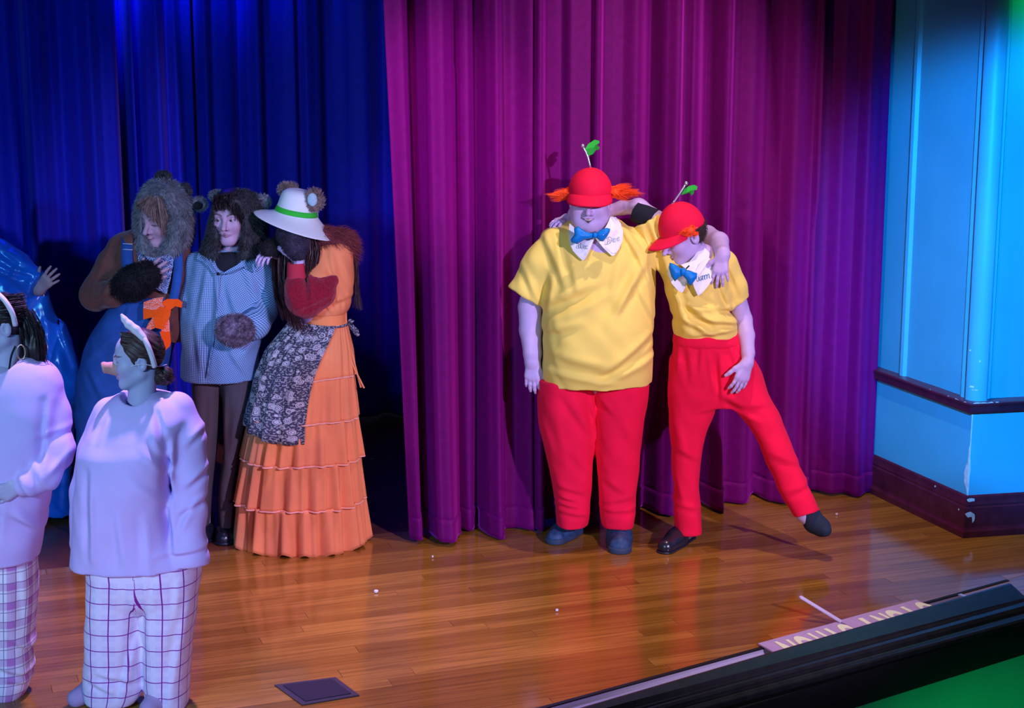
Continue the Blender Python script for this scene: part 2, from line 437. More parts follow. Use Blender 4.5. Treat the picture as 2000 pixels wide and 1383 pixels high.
class Head:
    """a head: position of its centre, size, the way the face looks and its up direction"""
    def __init__(s, fig, cx, cy, w, hh, f, up=(0, 0, 1), wide=1.0, mouth='rest', eyes='down', jaw=1.0, nose=1.0, browc=(0.05, 0.03, 0.025), stubble=None, neck=None, tone=(0.56, 0.43, 0.68), lipc=(0.42, 0.2, 0.24), earring=False, ears=True, neck_r=0.2):
        s.o = fig.P(cx, cy, w); s.s = hh / fig.S; s.fig = fig
        f = nrm(f); u = np.array(up, float); u = nrm(u - (u @ f) * f); r = np.cross(u, f)
        s.M = np.stack([r, -f, u])
        s.wide = wide; s.mouth = mouth; s.eyes = eyes; s.jaw = jaw; s.nose = nose; s.browc = browc; s.stubble = stubble; s.tone = tone; s.lipc = lipc
        s.neck_to = None if neck is None else s.L(fig.P(*neck)); s.ears = ears; s.neck_r = neck_r
    def L(s, P): return ((np.atleast_2d(P) - s.o) @ s.M.T)[0] / s.s if np.ndim(P) == 1 else ((P - s.o) @ s.M.T) / s.s
    def Wd(s, q): return s.o + (np.atleast_2d(np.asarray(q, float)) @ s.M)[0] * s.s if np.ndim(q) == 1 else s.o + (np.asarray(q, float) @ s.M) * s.s
    def local(s, g, rad=0.75):
        return B(lambda P: g(s.L(P)) * s.s, s.o, rad * s.s)
    def field(s):
        w, j = s.wide, s.jaw
        A = []
        A.append(ell((0, 0.05, 0.13), (0.325, 0.41, 0.37)))
        A.append(ell((0, -0.10, -0.14), (0.265 * w, 0.265, 0.34)))
        A.append(ell((0, -0.27, -0.42), (0.10 * j, 0.08, 0.08)))
        for x in (-1, 1):
            A.append(cap((x * 0.20 * w * j, 0.04, -0.24), (x * 0.07 * j, -0.24, -0.42), 0.085, 0.065))
            A.append(ell((x * 0.155 * w, -0.235, -0.11), (0.10, 0.11, 0.10)))
        base = U(A, 0.10)
        brow = U([cap((-0.16, -0.30, 0.075), (0.0, -0.335, 0.06), 0.05), cap((0.16, -0.30, 0.075), (0.0, -0.335, 0.06), 0.05)], 0.04)
        sock = U([ell((x * 0.135, -0.395, 0.0), (0.075, 0.07, 0.055)) for x in (-1, 1)], 0.0)
        ball = U([ell((x * 0.13, -0.295, -0.002), (0.062, 0.062, 0.055)) for x in (-1, 1)], 0.0)
        nl = s.nose
        nose = U([cap((0, -0.335, 0.035), (0, -0.36 - 0.105 * nl, -0.135), 0.034, 0.046), ell((0.047, -0.375, -0.152), (0.036, 0.05, 0.034)), ell((-0.047, -0.375, -0.152), (0.036, 0.05, 0.034))], 0.03)
        my = -0.275
        lipsU = U([cap((x * 0.0, -0.366, my + 0.016), (x * 0.085, -0.335, my + (0.03 if s.mouth == 'smile' else 0.004)), 0.019, 0.010) for x in (-1, 1)], 0.02)
        lipsL = U([cap((x * 0.0, -0.358, my - 0.024), (x * 0.078, -0.33, my + (0.02 if s.mouth == 'smile' else -0.004)), 0.021, 0.010) for x in (-1, 1)], 0.02)
        slit = U([cap((0, -0.398, my - 0.004 - (0.012 if s.mouth == 'smile' else 0)), (x * 0.125, -0.35, my + (0.040 if s.mouth == 'smile' else 0.0)), 0.020 if s.mouth == 'smile' else 0.009, 0.006) for x in (-1, 1)], 0.01)
        phil = ell((0, -0.40, -0.21), (0.016, 0.03, 0.03))
        ear = None
        if s.ears:
            E = []
            for x in (-1, 1):
                e = ell((x * 0.325, 0.07, -0.03), (0.035, 0.085, 0.135))
                e = sub(e, ell((x * 0.365, 0.05, -0.02), (0.035, 0.045, 0.08)), 0.02)
                E.append(e)
            ear = U(E, 0)
        nk = None
        if s.neck_to is not None:
            nk = cap((0, 0.10, -0.22), s.neck_to, s.neck_r, s.neck_r * 1.12)
        def g(q):
            d = base(q)
            d = smin(d, brow(q), 0.06); d = smax(d, -sock(q), 0.06); d = smin(d, ball(q), 0.015)
            d = smin(d, nose(q), 0.045); d = smin(d, lipsU(q), 0.025); d = smin(d, lipsL(q), 0.025); d = smax(d, -slit(q), 0.012)
            d = smax(d, -phil(q), 0.02)
            if ear is not None: d = smin(d, ear(q), 0.02)
            if nk is not None: d = smin(d, nk(q), 0.07)
            return d
        s.slit, s.lu, s.ll = slit, lipsU, lipsL
        rad = 0.75 if s.neck_to is None else max(0.75, np.linalg.norm(s.neck_to) + 0.3)
        return s.local(g, rad)
    def tint(s, V, col):
        """own colours of the face: lips, brows, lashes, teeth"""
        q = s.L(V)
        m = np.linalg.norm(q, axis=1) < 0.62
        def mixc(wt, c): col[:] = col * (1 - wt[:, None]) + np.array(c) * wt[:, None]
        sm = lambda d, w: np.clip(1 - d / w, 0, 1) * m
        mixc(0.35 * sm(np.linalg.norm((q - np.array([0.17, -0.27, -0.13])) / [1, 1, 1], axis=1), 0.13), (0.6, 0.25, 0.3))
        mixc(0.35 * sm(np.linalg.norm((q - np.array([-0.17, -0.27, -0.13])), axis=1), 0.13), (0.6, 0.25, 0.3))
        if s.stubble: mixc(0.5 * np.clip(1 - np.linalg.norm((q - np.array([0, -0.3, -0.42])) / [1.6, 1, 1], axis=1) / 0.17, 0, 1) * m, s.stubble)
        mixc(0.85 * np.clip(1 - np.minimum(s.lu(q), s.ll(q)) / 0.012, 0, 1) * m, s.lipc)
        inn = np.clip(1 - s.slit(q) / 0.010, 0, 1) * m
        mixc(inn, (0.06, 0.02, 0.02))
        if s.mouth == 'smile':
            zc_ = -0.272 + 0.030 * (np.abs(q[:, 0]) / 0.10) ** 1.5; t = (np.abs(q[:, 0]) < 0.062) & (np.abs(q[:, 2] - zc_ - 0.003) < 0.008) & (s.slit(q) < 0.016) & m
            col[t] = (0.7, 0.66, 0.62)
        for x in (-1, 1):
            b = np.stack([np.full(len(q), 0.0)] * 3, 1)
            xx = np.clip(x * q[:, 0], 0.06, 0.21); arc = 0.088 + 0.028 * np.sin((xx - 0.06) / 0.15 * pi * 0.8)
            db = np.sqrt((x * q[:, 0] - xx) ** 2 + (q[:, 2] - arc) ** 2)
            mixc(0.85 * np.clip(1.6 - db / 0.014, 0, 1) * m * (q[:, 1] < -0.15), s.browc)
            xe = np.clip(x * q[:, 0], 0.08, 0.185)
            if s.eyes == 'down':
                de = np.sqrt((x * q[:, 0] - xe) ** 2 + (q[:, 2] + 0.022 - 0.010 * np.cos((xe - 0.13) * 20)) ** 2)
                mixc(0.9 * np.clip(1.5 - de / 0.011, 0, 1) * m * (q[:, 1] < -0.2), (0.03, 0.02, 0.025))
            else:
                e = ((x * q[:, 0] - 0.13) / 0.050) ** 2 + ((q[:, 2] + 0.004) / 0.021) ** 2
                mixc(np.clip((1.25 - e) * 4, 0, 1) * m * (q[:, 1] < -0.2), (0.42, 0.40, 0.46))
                ir = np.sqrt((x * q[:, 0] - 0.125 + s.look * x) ** 2 + (q[:, 2] + 0.006) ** 2)
                mixc(np.clip((0.030 - ir) * 150, 0, 1) * m * (q[:, 1] < -0.2) * (e < 1.1), (0.04, 0.025, 0.02))
                up_ = np.abs(e - 1.15) / 0.35 + 3 * (q[:, 2] < -0.006)
                mixc(0.9 * np.clip(1.3 - up_, 0, 1) * m * (q[:, 1] < -0.2), (0.03, 0.02, 0.025))
        return col
    look = 0.0

def hand(wrist, fwd, palm, side, size=0.18, curl=(0.35, 0.35, 0.4, 0.45, 0.3), spread=0.12, tcurl=0.25, tout=0.75, fat=1.0):
    """five-fingered hand: wrist point, pointing direction, palm-facing direction, thumb side"""
    d = nrm(fwd); n = np.asarray(palm, float); n = nrm(n - (n @ d) * d); t = np.asarray(side, float)
    s = np.cross(d, n); s = s if s @ t > 0 else -s
    k = size / 0.18; wrist = np.asarray(wrist, float); palmL = 0.085 * k
    pr = []
    offs = [0.030, 0.010, -0.010, -0.028]; lens = [0.070, 0.079, 0.073, 0.057]; kn = [0.0, 0.005, 0.001, -0.009]
    pal = []
    for o, l, kk in zip(offs, lens, kn):
        kp = wrist + d * (palmL + kk * k) + s * o * k * 0.95
        pal.append(cap(wrist + s * o * 0.55 * k + d * 0.008 * k, kp, 0.0145 * k * fat, 0.0115 * k * fat))
    palmf = U(pal + [cap(wrist - d * 0.02 * k, wrist + d * 0.02 * k, 0.021 * k * fat, 0.019 * k * fat)], 0.018 * k)
    fing = []
    for i, (o, l, kk) in enumerate(zip(offs, lens, kn)):
        p = wrist + d * (palmL + kk * k) + s * o * k * 0.95; a = 0.0
        dd = nrm(d + s * spread * (1.1 - i) * 0.8); r = [0.0098, 0.0086, 0.0078, 0.0066]
        if i == 3: r = [x * 0.86 for x in r]
        pts = [p - dd * 0.012 * k]; 
        for j, fr in enumerate((0.45, 0.31, 0.24)):
            a += curl[i] * (0.7 if j == 0 else 1.0)
            q = dd * math.cos(a) + n * math.sin(a); p = p + q * l * fr * k; pts.append(p)
        fing.append(U([cap(pts[j], pts[j + 1], r[j] * k * fat, r[j + 1] * k * fat) for j in range(3)], 0.004 * k))
    tb = wrist + d * 0.022 * k + s * 0.022 * k; td = nrm(d * (1 - 0.5 * tout) + s * tout + n * 0.25)
    p1 = tb + td * 0.040 * k; td2 = nrm(td + d * 0.5 + n * tcurl); p2 = p1 + td2 * 0.031 * k; p3 = p2 + nrm(td2 + n * tcurl) * 0.024 * k
    th = U([cap(tb, p1, 0.0155 * k * fat, 0.0115 * k * fat), cap(p1, p2, 0.0112 * k * fat, 0.0100 * k * fat), cap(p2, p3, 0.0100 * k * fat, 0.0078 * k * fat)], 0.006 * k)
    fs = [palmf] + fing + [th]
    c = np.mean([p.c for p in fs], 0); rad = max(np.linalg.norm(p.c - c) + p.r for p in fs)
    def f(P):
        dpl = palmf(P); o = None
        for q in fing:
            v = q(P); o = v if o is None else smin(o, v, 0.0022 * k)
        o = smin(o, dpl, 0.010 * k)
        return smin(o, th(P), 0.012 * k)
    return B(f, c, rad)
def build_body(fig, material, fine, coarse, heads=(), h=1.15, hc=4.0, tone=(0.56, 0.43, 0.68)):
    """one body mesh: fine where skin shows, coarse under the clothes"""
    parts = []
    for f in fine: parts.append(sdf_mesh(f, h / fig.S))
    if coarse is not None: parts.append(sdf_mesh(coarse, hc / fig.S))
    V, fs = join(parts)
    col = np.tile(np.array(tone, float), (len(V), 1))
    for hd in heads: hd.tint(V, col)
    return put('body', V, fs, material, fig.root, col=col)
def shoe(fig, heel, toe, material, sole_m, width=0.095, height=0.085, laces=True, sole_h=0.028, ankle=0.10):
    hp = G(*heel); tp = G(*toe); L = np.linalg.norm(tp - hp); d = (tp - hp) / L; s = np.array([-d[1], d[0], 0]); z = np.array([0, 0, 1.0])
    w = width / 2
    foot = lambda t, o, zz: hp + d * t * L + s * o + z * zz
    up = U([cap(foot(0.16, 0, 0.04), foot(0.14, 0, ankle), w * 0.80, w * 0.72), cap(foot(0.16, 0, 0.035), foot(0.5, 0, 0.03), w * 0.85, w * 0.92),
            cap(foot(0.2, 0, ankle * 0.8), foot(0.62, 0, 0.035), w * 0.75, w * 0.72), cap(foot(0.5, 0, 0.028), foot(0.84, 0, 0.024), w * 0.92, w * 0.84)], 0.03)
    up = cut(up, hp + z * sole_h * 0.7, (0, 0, -1))
    o = fig.sdf('shoe', up, material, h=1.7)
    so = U([cap(foot(0.15, 0, 0.0), foot(0.5, 0, 0.0), w * 0.95, w * 0.95), cap(foot(0.5, 0, 0), foot(0.85, 0, 0), w * 1.02, w * 0.92)], 0.02)
    so2 = B(lambda P: np.maximum(np.maximum(so(P * np.array([1, 1, 0])), P[:, 2] - sole_h), 0.001 - P[:, 2]), so.c, so.r)
    fig.sdf('sole', so2, sole_m, h=1.9, parent=o)
    if laces:
        T = []
        for t in (0.38, 0.47, 0.56):
            zz = ankle * (1.18 - t) + 0.012
            T.append(tube(smooth_curve([foot(t, -0.026, zz - 0.006), foot(t + 0.02, 0, zz + 0.010), foot(t + 0.05, 0.026, zz - 0.010)], 6), 0.003, 5))
            T.append(tube(smooth_curve([foot(t, 0.026, zz - 0.006), foot(t + 0.02, 0, zz + 0.011), foot(t + 0.05, -0.026, zz - 0.010)], 6), 0.003, 5))
        V, fs = join(T); put('lace', V, fs, material_lace, o)
    return o
def pillow(fig, poly, w, th):
    """a puffed piece of cloth from an outline of (x, y[, w]) pixels"""
    P = np.array([fig.P(p[0], p[1], p[2] if len(p) > 2 else w) for p in poly]); n = len(P); c = P.mean(0)
    rings = []
    for k, o in ((1.0, 0.0), (0.85, 0.55), (0.5, 0.9), (0.05, 1.0)):
        rings.append(c + (P - c) * k + np.array([0, -th / fig.S * o, 0]))
    for k, o in ((0.5, 0.9), (0.85, 0.55)):
        rings.append(c + (P - c) * k + np.array([0, th / fig.S * o * 0.6, 0]))
    R = np.vstack([rings[3], rings[2], rings[1], rings[0], rings[5], rings[4]]); i = np.arange(n); j = (i + 1) % n
    fs = [np.concatenate([np.stack([k * n + i, k * n + j, (k + 1) * n + j, (k + 1) * n + i], -1) for k in range(5)])]
    return R, fs
GLYPH = {'D': [[(0.1, 0), (0.35, 1.0)], [(0.0, 0.95), (0.5, 1.0), (0.85, 0.6), (0.6, 0.1), (0.1, 0.0), (-0.1, 0.15)]], 'e': [[(0.05, 0.3), (0.4, 0.35), (0.38, 0.55), (0.15, 0.5), (0.08, 0.2), (0.25, 0.0), (0.5, 0.12)]],
         'u': [[(0.0, 0.5), (0.0, 0.15), (0.2, 0.0), (0.4, 0.2), (0.42, 0.5), (0.42, 0.1), (0.55, 0.0)]], 'm': [[(0.0, 0.5), (0.02, 0.0), (0.05, 0.35), (0.2, 0.5), (0.28, 0.35), (0.28, 0.0), (0.32, 0.35), (0.46, 0.5), (0.54, 0.35), (0.55, 0.05), (0.68, 0.0)]],
         'l': [[(0.0, 0.2), (0.3, 0.75), (0.2, 0.95), (0.08, 0.7), (0.1, 0.1), (0.3, 0.05)]], 'd': [[(0.35, 0.45), (0.1, 0.45), (0.05, 0.1), (0.25, 0.02), (0.38, 0.3), (0.45, 0.95), (0.42, 0.1), (0.55, 0.0)]]}
def script(fig, text, x, y, size, w, slope=0.0, rad=0.5):
    """handwritten letters as thin stitched cord"""
    T, cx = [], 0.0
    for ch in text:
        for st in GLYPH[ch]:
            pts = [fig.P(x + (cx + a) * size, y - b * size + slope * (cx + a) * size, w) for a, b in st]
            T.append(tube(smooth_curve(pts, 3 * len(pts)), rad / fig.S, 5))
        cx += max(a for st in GLYPH[ch] for a, b in st) + 0.08
    return join(T)
# ------------------------------------------------------------ the stage
ES = np.array([0.9403, 0.3404, 0.0]); ED = np.array([-0.3404, 0.9403, 0.0]); EZ = np.array([0, 0, 1.0])   # along the curtain, upstage, up
O = G(870, 1050)
SEAM = 0.17
def st(a, b, z=0.0): return O + ES * a + ED * b + EZ * z
def toab(p): q = np.asarray(p, float) - O; return q @ ES, q @ ED

m_plank = NB('maple_board', 0.16, 0.8)
def _plank():
    b = m_plank; oi = b.n('ShaderNodeObjectInfo'); ge = b.n('ShaderNodeNewGeometry')
    vr = b.n('ShaderNodeVectorRotate'); vr.rotation_type = 'Z_AXIS'; vr.inputs['Angle'].default_value = -math.atan2(ES[1], ES[0]); b.link(ge.outputs['Position'], vr.inputs['Vector'])
    mp = b.n('ShaderNodeMapping'); mp.inputs['Scale'].default_value = (3.0, 60.0, 1.0); b.link(vr.outputs[0], mp.inputs['Vector'])
    ad = b.n('ShaderNodeVectorMath'); ad.operation = 'ADD'; b.link(mp.outputs[0], ad.inputs[0])
    sc_ = b.n('ShaderNodeVectorMath'); sc_.operation = 'SCALE'; sc_.inputs[0].default_value = (31, 17, 5); b.link(oi.outputs['Random'], sc_.inputs['Scale']); b.link(sc_.outputs[0], ad.inputs[1])
    n = b.n('ShaderNodeTexNoise'); n.inputs['Scale'].default_value = 1.0; n.inputs['Detail'].default_value = 5; b.link(ad.outputs[0], n.inputs['Vector'])
    c1 = b.mix(oi.outputs['Random'], (0.255, 0.105, 0.012), (0.45, 0.205, 0.030))
    f = b.math('MULTIPLY', b.math('SUBTRACT', n.outputs['Fac'], 0.42), 2.2)
    c2 = b.mix(b.math('MINIMUM', b.math('MAXIMUM', f, 0.0), 0.55), c1, (0.15, 0.055, 0.008))
    n2 = b.n('ShaderNodeTexNoise'); n2.inputs['Scale'].default_value = 1.1; n2.inputs['Detail'].default_value = 3; b.link(ge.outputs['Position'], n2.inputs['Vector'])
    r = b.math('ADD', 0.06, b.math('MULTIPLY', n2.outputs['Fac'], 0.13)); b.link(r, b.b.inputs['Roughness'])
    bp = b.n('ShaderNodeBump'); bp.inputs['Strength'].default_value = 0.06; bp.inputs['Distance'].default_value = 0.002
    b.link(n.outputs['Fac'], bp.inputs['Height']); b.link(bp.outputs[0], b.b.inputs['Normal'])
    return b.out(c2)
M_PLANK = _plank()
M_SUB = mat('floor_joint', (0.05, 0.018, 0.005), 0.7)
M_REAR_SHADED = mat('shaded_stage_floor', (0.17, 0.050, 0.018), 0.4, vary=0.4, vscale=5, bump=0.05, bscale=60)  # upstage shade painted in as a darker board colour
M_MAROON = mat('maroon_paint', (0.090, 0.012, 0.030), 0.35, vary=0.25, vscale=14, spec=0.4)
M_WALL = mat('aqua_wall_paint', (0.070, 0.44, 0.62), 0.42, vary=0.05, vscale=3, bump=0.08, bscale=25, spec=0.4)
M_CHIP = mat('bare_plaster', (0.62, 0.64, 0.66), 0.8, vary=0.15, vscale=40)
M_RAIL = mat('black_rail_paint', (0.018, 0.019, 0.021), 0.38, vary=0.3, vscale=20, spec=0.5, bump=0.05, bscale=90)
M_BLACK = mat('flat_black_paint', (0.010, 0.011, 0.012), 0.7)
M_STEEL = mat('worn_steel', (0.74, 0.70, 0.86), 0.34, metal=0.45, bump=0.1, bscale=120)

# stage edge and footlight trough run obliquely across the front
E0 = G(1050, 1383); E1 = G(1865, 1160); EL = nrm(E1 - E0); EO = np.array([EL[1], -EL[0], 0.0])     # along the edge, towards the hall
KC = G(1882, 1050)                                                       # foot of the pier's corner

floor = put('floor', *box((0, 0, 0), (1, 1, 1)), M_SUB)                  # replaced below by the real outline
bpy.data.objects.remove(floor)
def clip(poly, p, n):
    out = []
    for i in range(len(poly)):
        a, b = poly[i], poly[(i + 1) % len(poly)]; da, db = (a - p) @ n, (b - p) @ n
        if da <= 0: out.append(a)
        if (da < 0) != (db < 0) and da != db: out.append(a + (b - a) * da / (da - db))
    return out
base = clip([st(-4.6, -3.4, -0.012), st(5.2, -3.4, -0.012), st(5.2, SEAM, -0.012), st(-4.6, SEAM, -0.012)], E0, EO)
V, fs = prism([p - EZ * 0.02 for p in base], (0, 0, 1), 0.03)
floor = put('floor', V, fs, M_SUB, smooth=False, loc=(0, 0, 0)); floor['kind'] = 'structure'
def slab(poly, th, bev):
    P = np.array(poly); n = len(P); c = P.mean(0)
    inn = P + (c - P) / (np.linalg.norm(c - P, axis=1, keepdims=True)) * bev * 1.4
    top = inn.copy(); mid = P - EZ * bev * 0.5; bot = P - EZ * th
    V = np.vstack([top, mid, bot]); i = np.arange(n); j = (i + 1) % n
    return V, [np.concatenate([np.stack([i + n, j + n, j, i], -1), np.stack([i + 2 * n, j + 2 * n, j + n, i + n], -1)])] + [np.stack([np.zeros(n - 2, int), np.arange(1, n - 1), np.arange(2, n)], -1)]
pr = np.random.default_rng(11); BW = 0.0755; boards = []
rows = int(3.0 / BW)
for r_ in range(rows):
    b1 = SEAM - r_ * BW - 0.0006; b0 = b1 - BW + 0.0012
    a = -2.75 + pr.uniform(-1.2, 0)
    while a < 4.1:
        L = pr.uniform(1.1, 2.7); poly = [st(a + 0.0006, b0), st(a + L - 0.0006, b0), st(a + L - 0.0006, b1), st(a + 0.0006, b1)]
        a += L
        poly = clip(poly, E0, EO)
        if len(poly) < 3: continue
        c = np.mean(poly, 0); A_, B_ = toab(c)
        ext = [(p[0] / p[1]) for p in poly]
        if min(ext) > 0.36 or max(ext) < -0.36 or max(p[1] for p in poly) < 5.1: continue
        boards.append(poly)
for i, poly in enumerate(boards[:300]):
    V, fs = slab(poly, 0.012, 0.0012)
    put('plank', V, fs, M_PLANK, floor, smooth=False)
if len(boards) > 300:
    V, fs = join([slab(p, 0.012, 0.0012) for p in boards[300:]])
    put('plank_rest', V, fs, M_PLANK, floor, smooth=False)['kind'] = 'stuff'
# upstage floor: same wood, shade put into its darker colour, with a threshold strip under the curtain line
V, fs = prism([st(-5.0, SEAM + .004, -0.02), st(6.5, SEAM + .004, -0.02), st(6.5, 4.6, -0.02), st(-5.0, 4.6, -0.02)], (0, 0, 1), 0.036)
o = put('floor_rear', V, fs, M_REAR_SHADED, smooth=False, loc=(0, 0, 0)); o['kind'] = 'structure'

# pieces along the front: nosing, trough, rail, fascia
def along(prof, name, material, s0, s1, kind='structure', parent=None, smooth=False):
    V, fs = extrude_profile(prof, E0 + EL * s0, E0 + EL * s1, EO)
    o = put(name, V, fs, material, parent, smooth=smooth, loc=(0, 0, 0))
    if kind and parent is None: o['kind'] = kind
    return o
Lr = np.linalg.norm(E1 - E0)
along([(0, 0.002), (0.018, 0.002), (0.018, -0.02), (0, -0.02)], 'trim_1', M_BLACK, -1.6, 2.6)
# steel lined trough: quarter round then flat bottom
q = [(0.018 + 0.075 * (1 - math.cos(t)), -0.004 - 0.045 * math.sin(t)) for t in np.linspace(0, pi / 2, 8)]
q += [(0.20, -0.049), (0.20, -0.07), (0.018, -0.07)]
o = along(q, 'footlight_trough', M_STEEL, -1.6, Lr, None, smooth=False)
tag(o, 'shallow steel trough let into the front edge of the stage', 'trough')
V, fs = extrude_profile([(0.018, 0.003), (0.20, 0.003), (0.20, -0.07), (0.018, -0.07)], E0 + EL * Lr, E0 + EL * (Lr + 0.02), EO)
put('end_plate', V, fs, M_STEEL, o, smooth=False)
# moulded rail, a little wider towards its free end: (share of the width, height)
rail_n = [(0.0, -0.06), (0.0, 0.050), (0.03, 0.060), (0.09, 0.060), (0.50, 0.022), (0.56, 0.012), (0.62, 0.015), (0.72, 0.010), (0.78, -0.004), (0.80, -0.016), (0.86, -0.020), (0.96, -0.022), (1.0, -0.030), (1.0, -0.045), (0.95, -0.052), (0.80, -0.056), (0.2, -0.06)]
def rail_at(s): 
    a_ = 0.188 + (0.146 - 0.188) * (s - 0.42) / 2.0; b_ = 0.290 + (0.350 - 0.290) * (s - 0.42) / 2.0
    return [(a_ + (b_ - a_) * u_, z_) for u_, z_ in rail_n]
s0, s1 = -0.9, 2.43
V, fs = extrude_profile(rail_at(s0), E0 + EL * s0, E0 + EL * s1, EO, prof2=rail_at(s1)); rl = put('trim_2', V, fs, M_RAIL, smooth=False, loc=(0, 0, 0)); rl['kind'] = 'structure'
along([(0.20, -0.060), (0.315, -0.060), (0.315, -0.205), (0.20, -0.205)], 'trim_3', M_BLACK, -1.8, 3.4)
along([(0.20, -0.205), (0.300, -0.205), (0.300, -1.35), (0.20, -1.35)], 'wall_stage_front', mat('aqua_fascia', (0.06, 0.42, 0.30), 0.6, vary=0.06, vscale=3), -1.8, 3.4)
# apron floor past the end of the trough
V, fs = prism([E0 + EL * (Lr + 0.03) - EZ * 0.012, E0 + EL * (Lr + 2.2) - EZ * 0.012, E0 + EL * (Lr + 2.2) + EO * 0.31 - EZ * 0.012, E0 + EL * (Lr + 0.18) + EO * 0.31 - EZ * 0.012, E0 + EL * (Lr + 0.18) + EO * 0.13 - EZ * 0.012, E0 + EL * (Lr + 0.03) + EO * 0.13 - EZ * 0.012], (0, 0, 1), 0.022)
put('floor_apron', V, fs, M_PLANK, smooth=False, loc=(0, 0, 0))['kind'] = 'structure'

# ------------------------------------------------------------ curtains
def velvet(name, col, sheen, tint):
    m = mat(name, col, 0.62, sheen=sheen, bump=0.25, bscale=420, vary=0.10, vscale=30, spec=0.12, sheen_tint=tint)
    return m
M_PURPLE = velvet('plum_velvet', (0.150, 0.0008, 0.110), 0.40, (1.0, 0.06, 1.0))
M_BLUE = velvet('blue_velvet', (0.008, 0.014, 0.42), 0.45, (0.40, 0.2, 1.0))
def curtain(name, keys, a_of, b0, z1, material, drift=0.02, seed=3, hem=0.11, nz=60, step=0.006, zlo=0.015, flare=0.0, slant=0.0):
    """velvet hanging in folds: keys are (place along the stage, depth towards the hall)"""
    r = np.random.default_rng(seed)
    K = np.array(sorted(keys)); s = np.arange(K[0, 0], K[-1, 0], step)
    def smooth_interp(x):
        i = np.clip(np.searchsorted(K[:, 0], x) - 1, 0, len(K) - 2); t = np.clip((x - K[i, 0]) / (K[i + 1, 0] - K[i, 0]), 0, 1)
        t = t * t * (3 - 2 * t); return K[i, 1] * (1 - t) + K[i + 1, 1] * t
    ph = r.uniform(0, 6, 6)
    def surf(z):
        t = z / z1
        sh = drift * (np.sin(s * 2.3 + ph[0] + t * 1.5) + 0.6 * np.sin(s * 5.1 + ph[1] - t * 2)) * (t - 0.3)
        d = smooth_interp(s + sh) * (1.0 + flare * np.exp(-z / 0.5)) + 0.0025 * np.sin(s * 47 + ph[2] + t * 3)
        d = d + 0.006 * np.sin(s * 17 + ph[4] + t * 2.5)
        return d
    lean = lambda z: slant * (1.6 - z) * np.exp(-(s - s[0]) / 0.13)
    def sheet(za, zb, n, extra):
        zs = np.linspace(za, zb, n)
        V = np.stack([O + ES * (s + lean(z))[:, None] + ED * (b0 - surf(z) - extra)[:, None] + EZ * (z + (0.008 * np.sin(s * 9 + ph[5]))[:, None] * (z < 0.3)) for z in zs], 1)
        return V.reshape(-1, 3), [grid_faces(len(s), n)]
    V, fs = sheet(zlo + hem * 0.6, z1, nz, 0.0)
    o = put(name, V, fs, material, loc=st(float(K[:, 0].mean()), b0), solid=0.006)
    V, fs = sheet(zlo, zlo + hem, 6, 0.004)
    hm = put('hem', V, fs, material, None, loc=o.location, solid=0.012); hm.parent = o; hm.location = (0, 0, 0)
    return o
def a_at(px, py, b):                                  # place along the stage where a pixel ray meets the plane b upstage
    d = np.array(ray(px, py)); c = np.array([0, 0, EYE]); t = ((O - c) @ ED + b) / (d @ ED)
    return (c + d * t - O) @ ES
# folds of the plum curtain, read off the photograph half way up
RIDGE = [(772, .02), (800, .05), (815, -.10), (850, .09), (872, .11), (884, -.05), (896, .03), (918, .0), (934, -.05), (958, .06), (976, .10), (990, .0), (1008, .01), (1024, -.06), (1045, .06), (1059, .08),
         (1072, -.02), (1100, -.02), (1120, .03), (1140, -.06), (1158, .05), (1171, .08), (1184, -.03), (1215, -.03), (1247, .02), (1273, -.06), (1305, .05), (1325, .08), (1338, -.02), (1353, .04), (1383, -.06), (1408, .04), (1422, .08),
         (1436, -.02), (1472, .01), (1500, -.08), (1525, .02), (1555, .07), (1570, -.09), (1588, .01), (1603, .05), (1620, -.03), (1650, .02), (1675, .02), (1697, .07), (1710, -.08), (1722, .03), (1732, .03), (1745, -.09), (1758, .03), (1772, .04), (1790, -.06), (1815, .05), (1850, -.06), (1900, .05)]
keys = []
for px, d in RIDGE:
    keys.append((a_at(px, 400, -d * 1.25), d * 1.3))
o = curtain('stage_curtain', keys, None, 0.035, 3.9, M_PURPLE, drift=0.012, seed=4, flare=0.35, slant=0.036)
tag(o, 'plum velvet stage curtain hanging in deep folds behind the two in red caps', 'curtain')
# the blue traveller further upstage
BB = 2.55
BR = [(-140, .05), (-60, -.08), (0, -.12), (25, -.1), (48, -.14), (66, .06), (85, .04), (108, -.02), (125, -.05), (160, .02), (186, .09), (205, .04), (228, .03), (242, -.22), (258, -.2), (268, .03), (296, .04), (315, .10), (332, .0), (350, .05), (362, .02), (370, -.2), (382, .02),
      (396, .07), (407, .11), (420, .05), (450, .05), (470, -.02), (490, .06), (508, .11), (522, .03), (555, .02), (568, -.12), (582, .04), (602, .08), (622, .06), (640, -.04), (680, -.03), (715, -.0), (750, -.08), (800, .06), (860, -.08), (930, .06), (1010, -.08), (1100, .06), (1200, -.08), (1300, .06), (1420, -.08), (1560, .06)]
keys = [(a_at(px, 300, BB - d * 1.3), d * 1.3) for px, d in BR]
o = curtain('rear_curtain', keys, None, BB, 4.6, M_BLUE, drift=0.01, seed=9, flare=0.1, step=0.008)
tag(o, 'blue velvet rear curtain hanging behind the animal costumes', 'curtain')

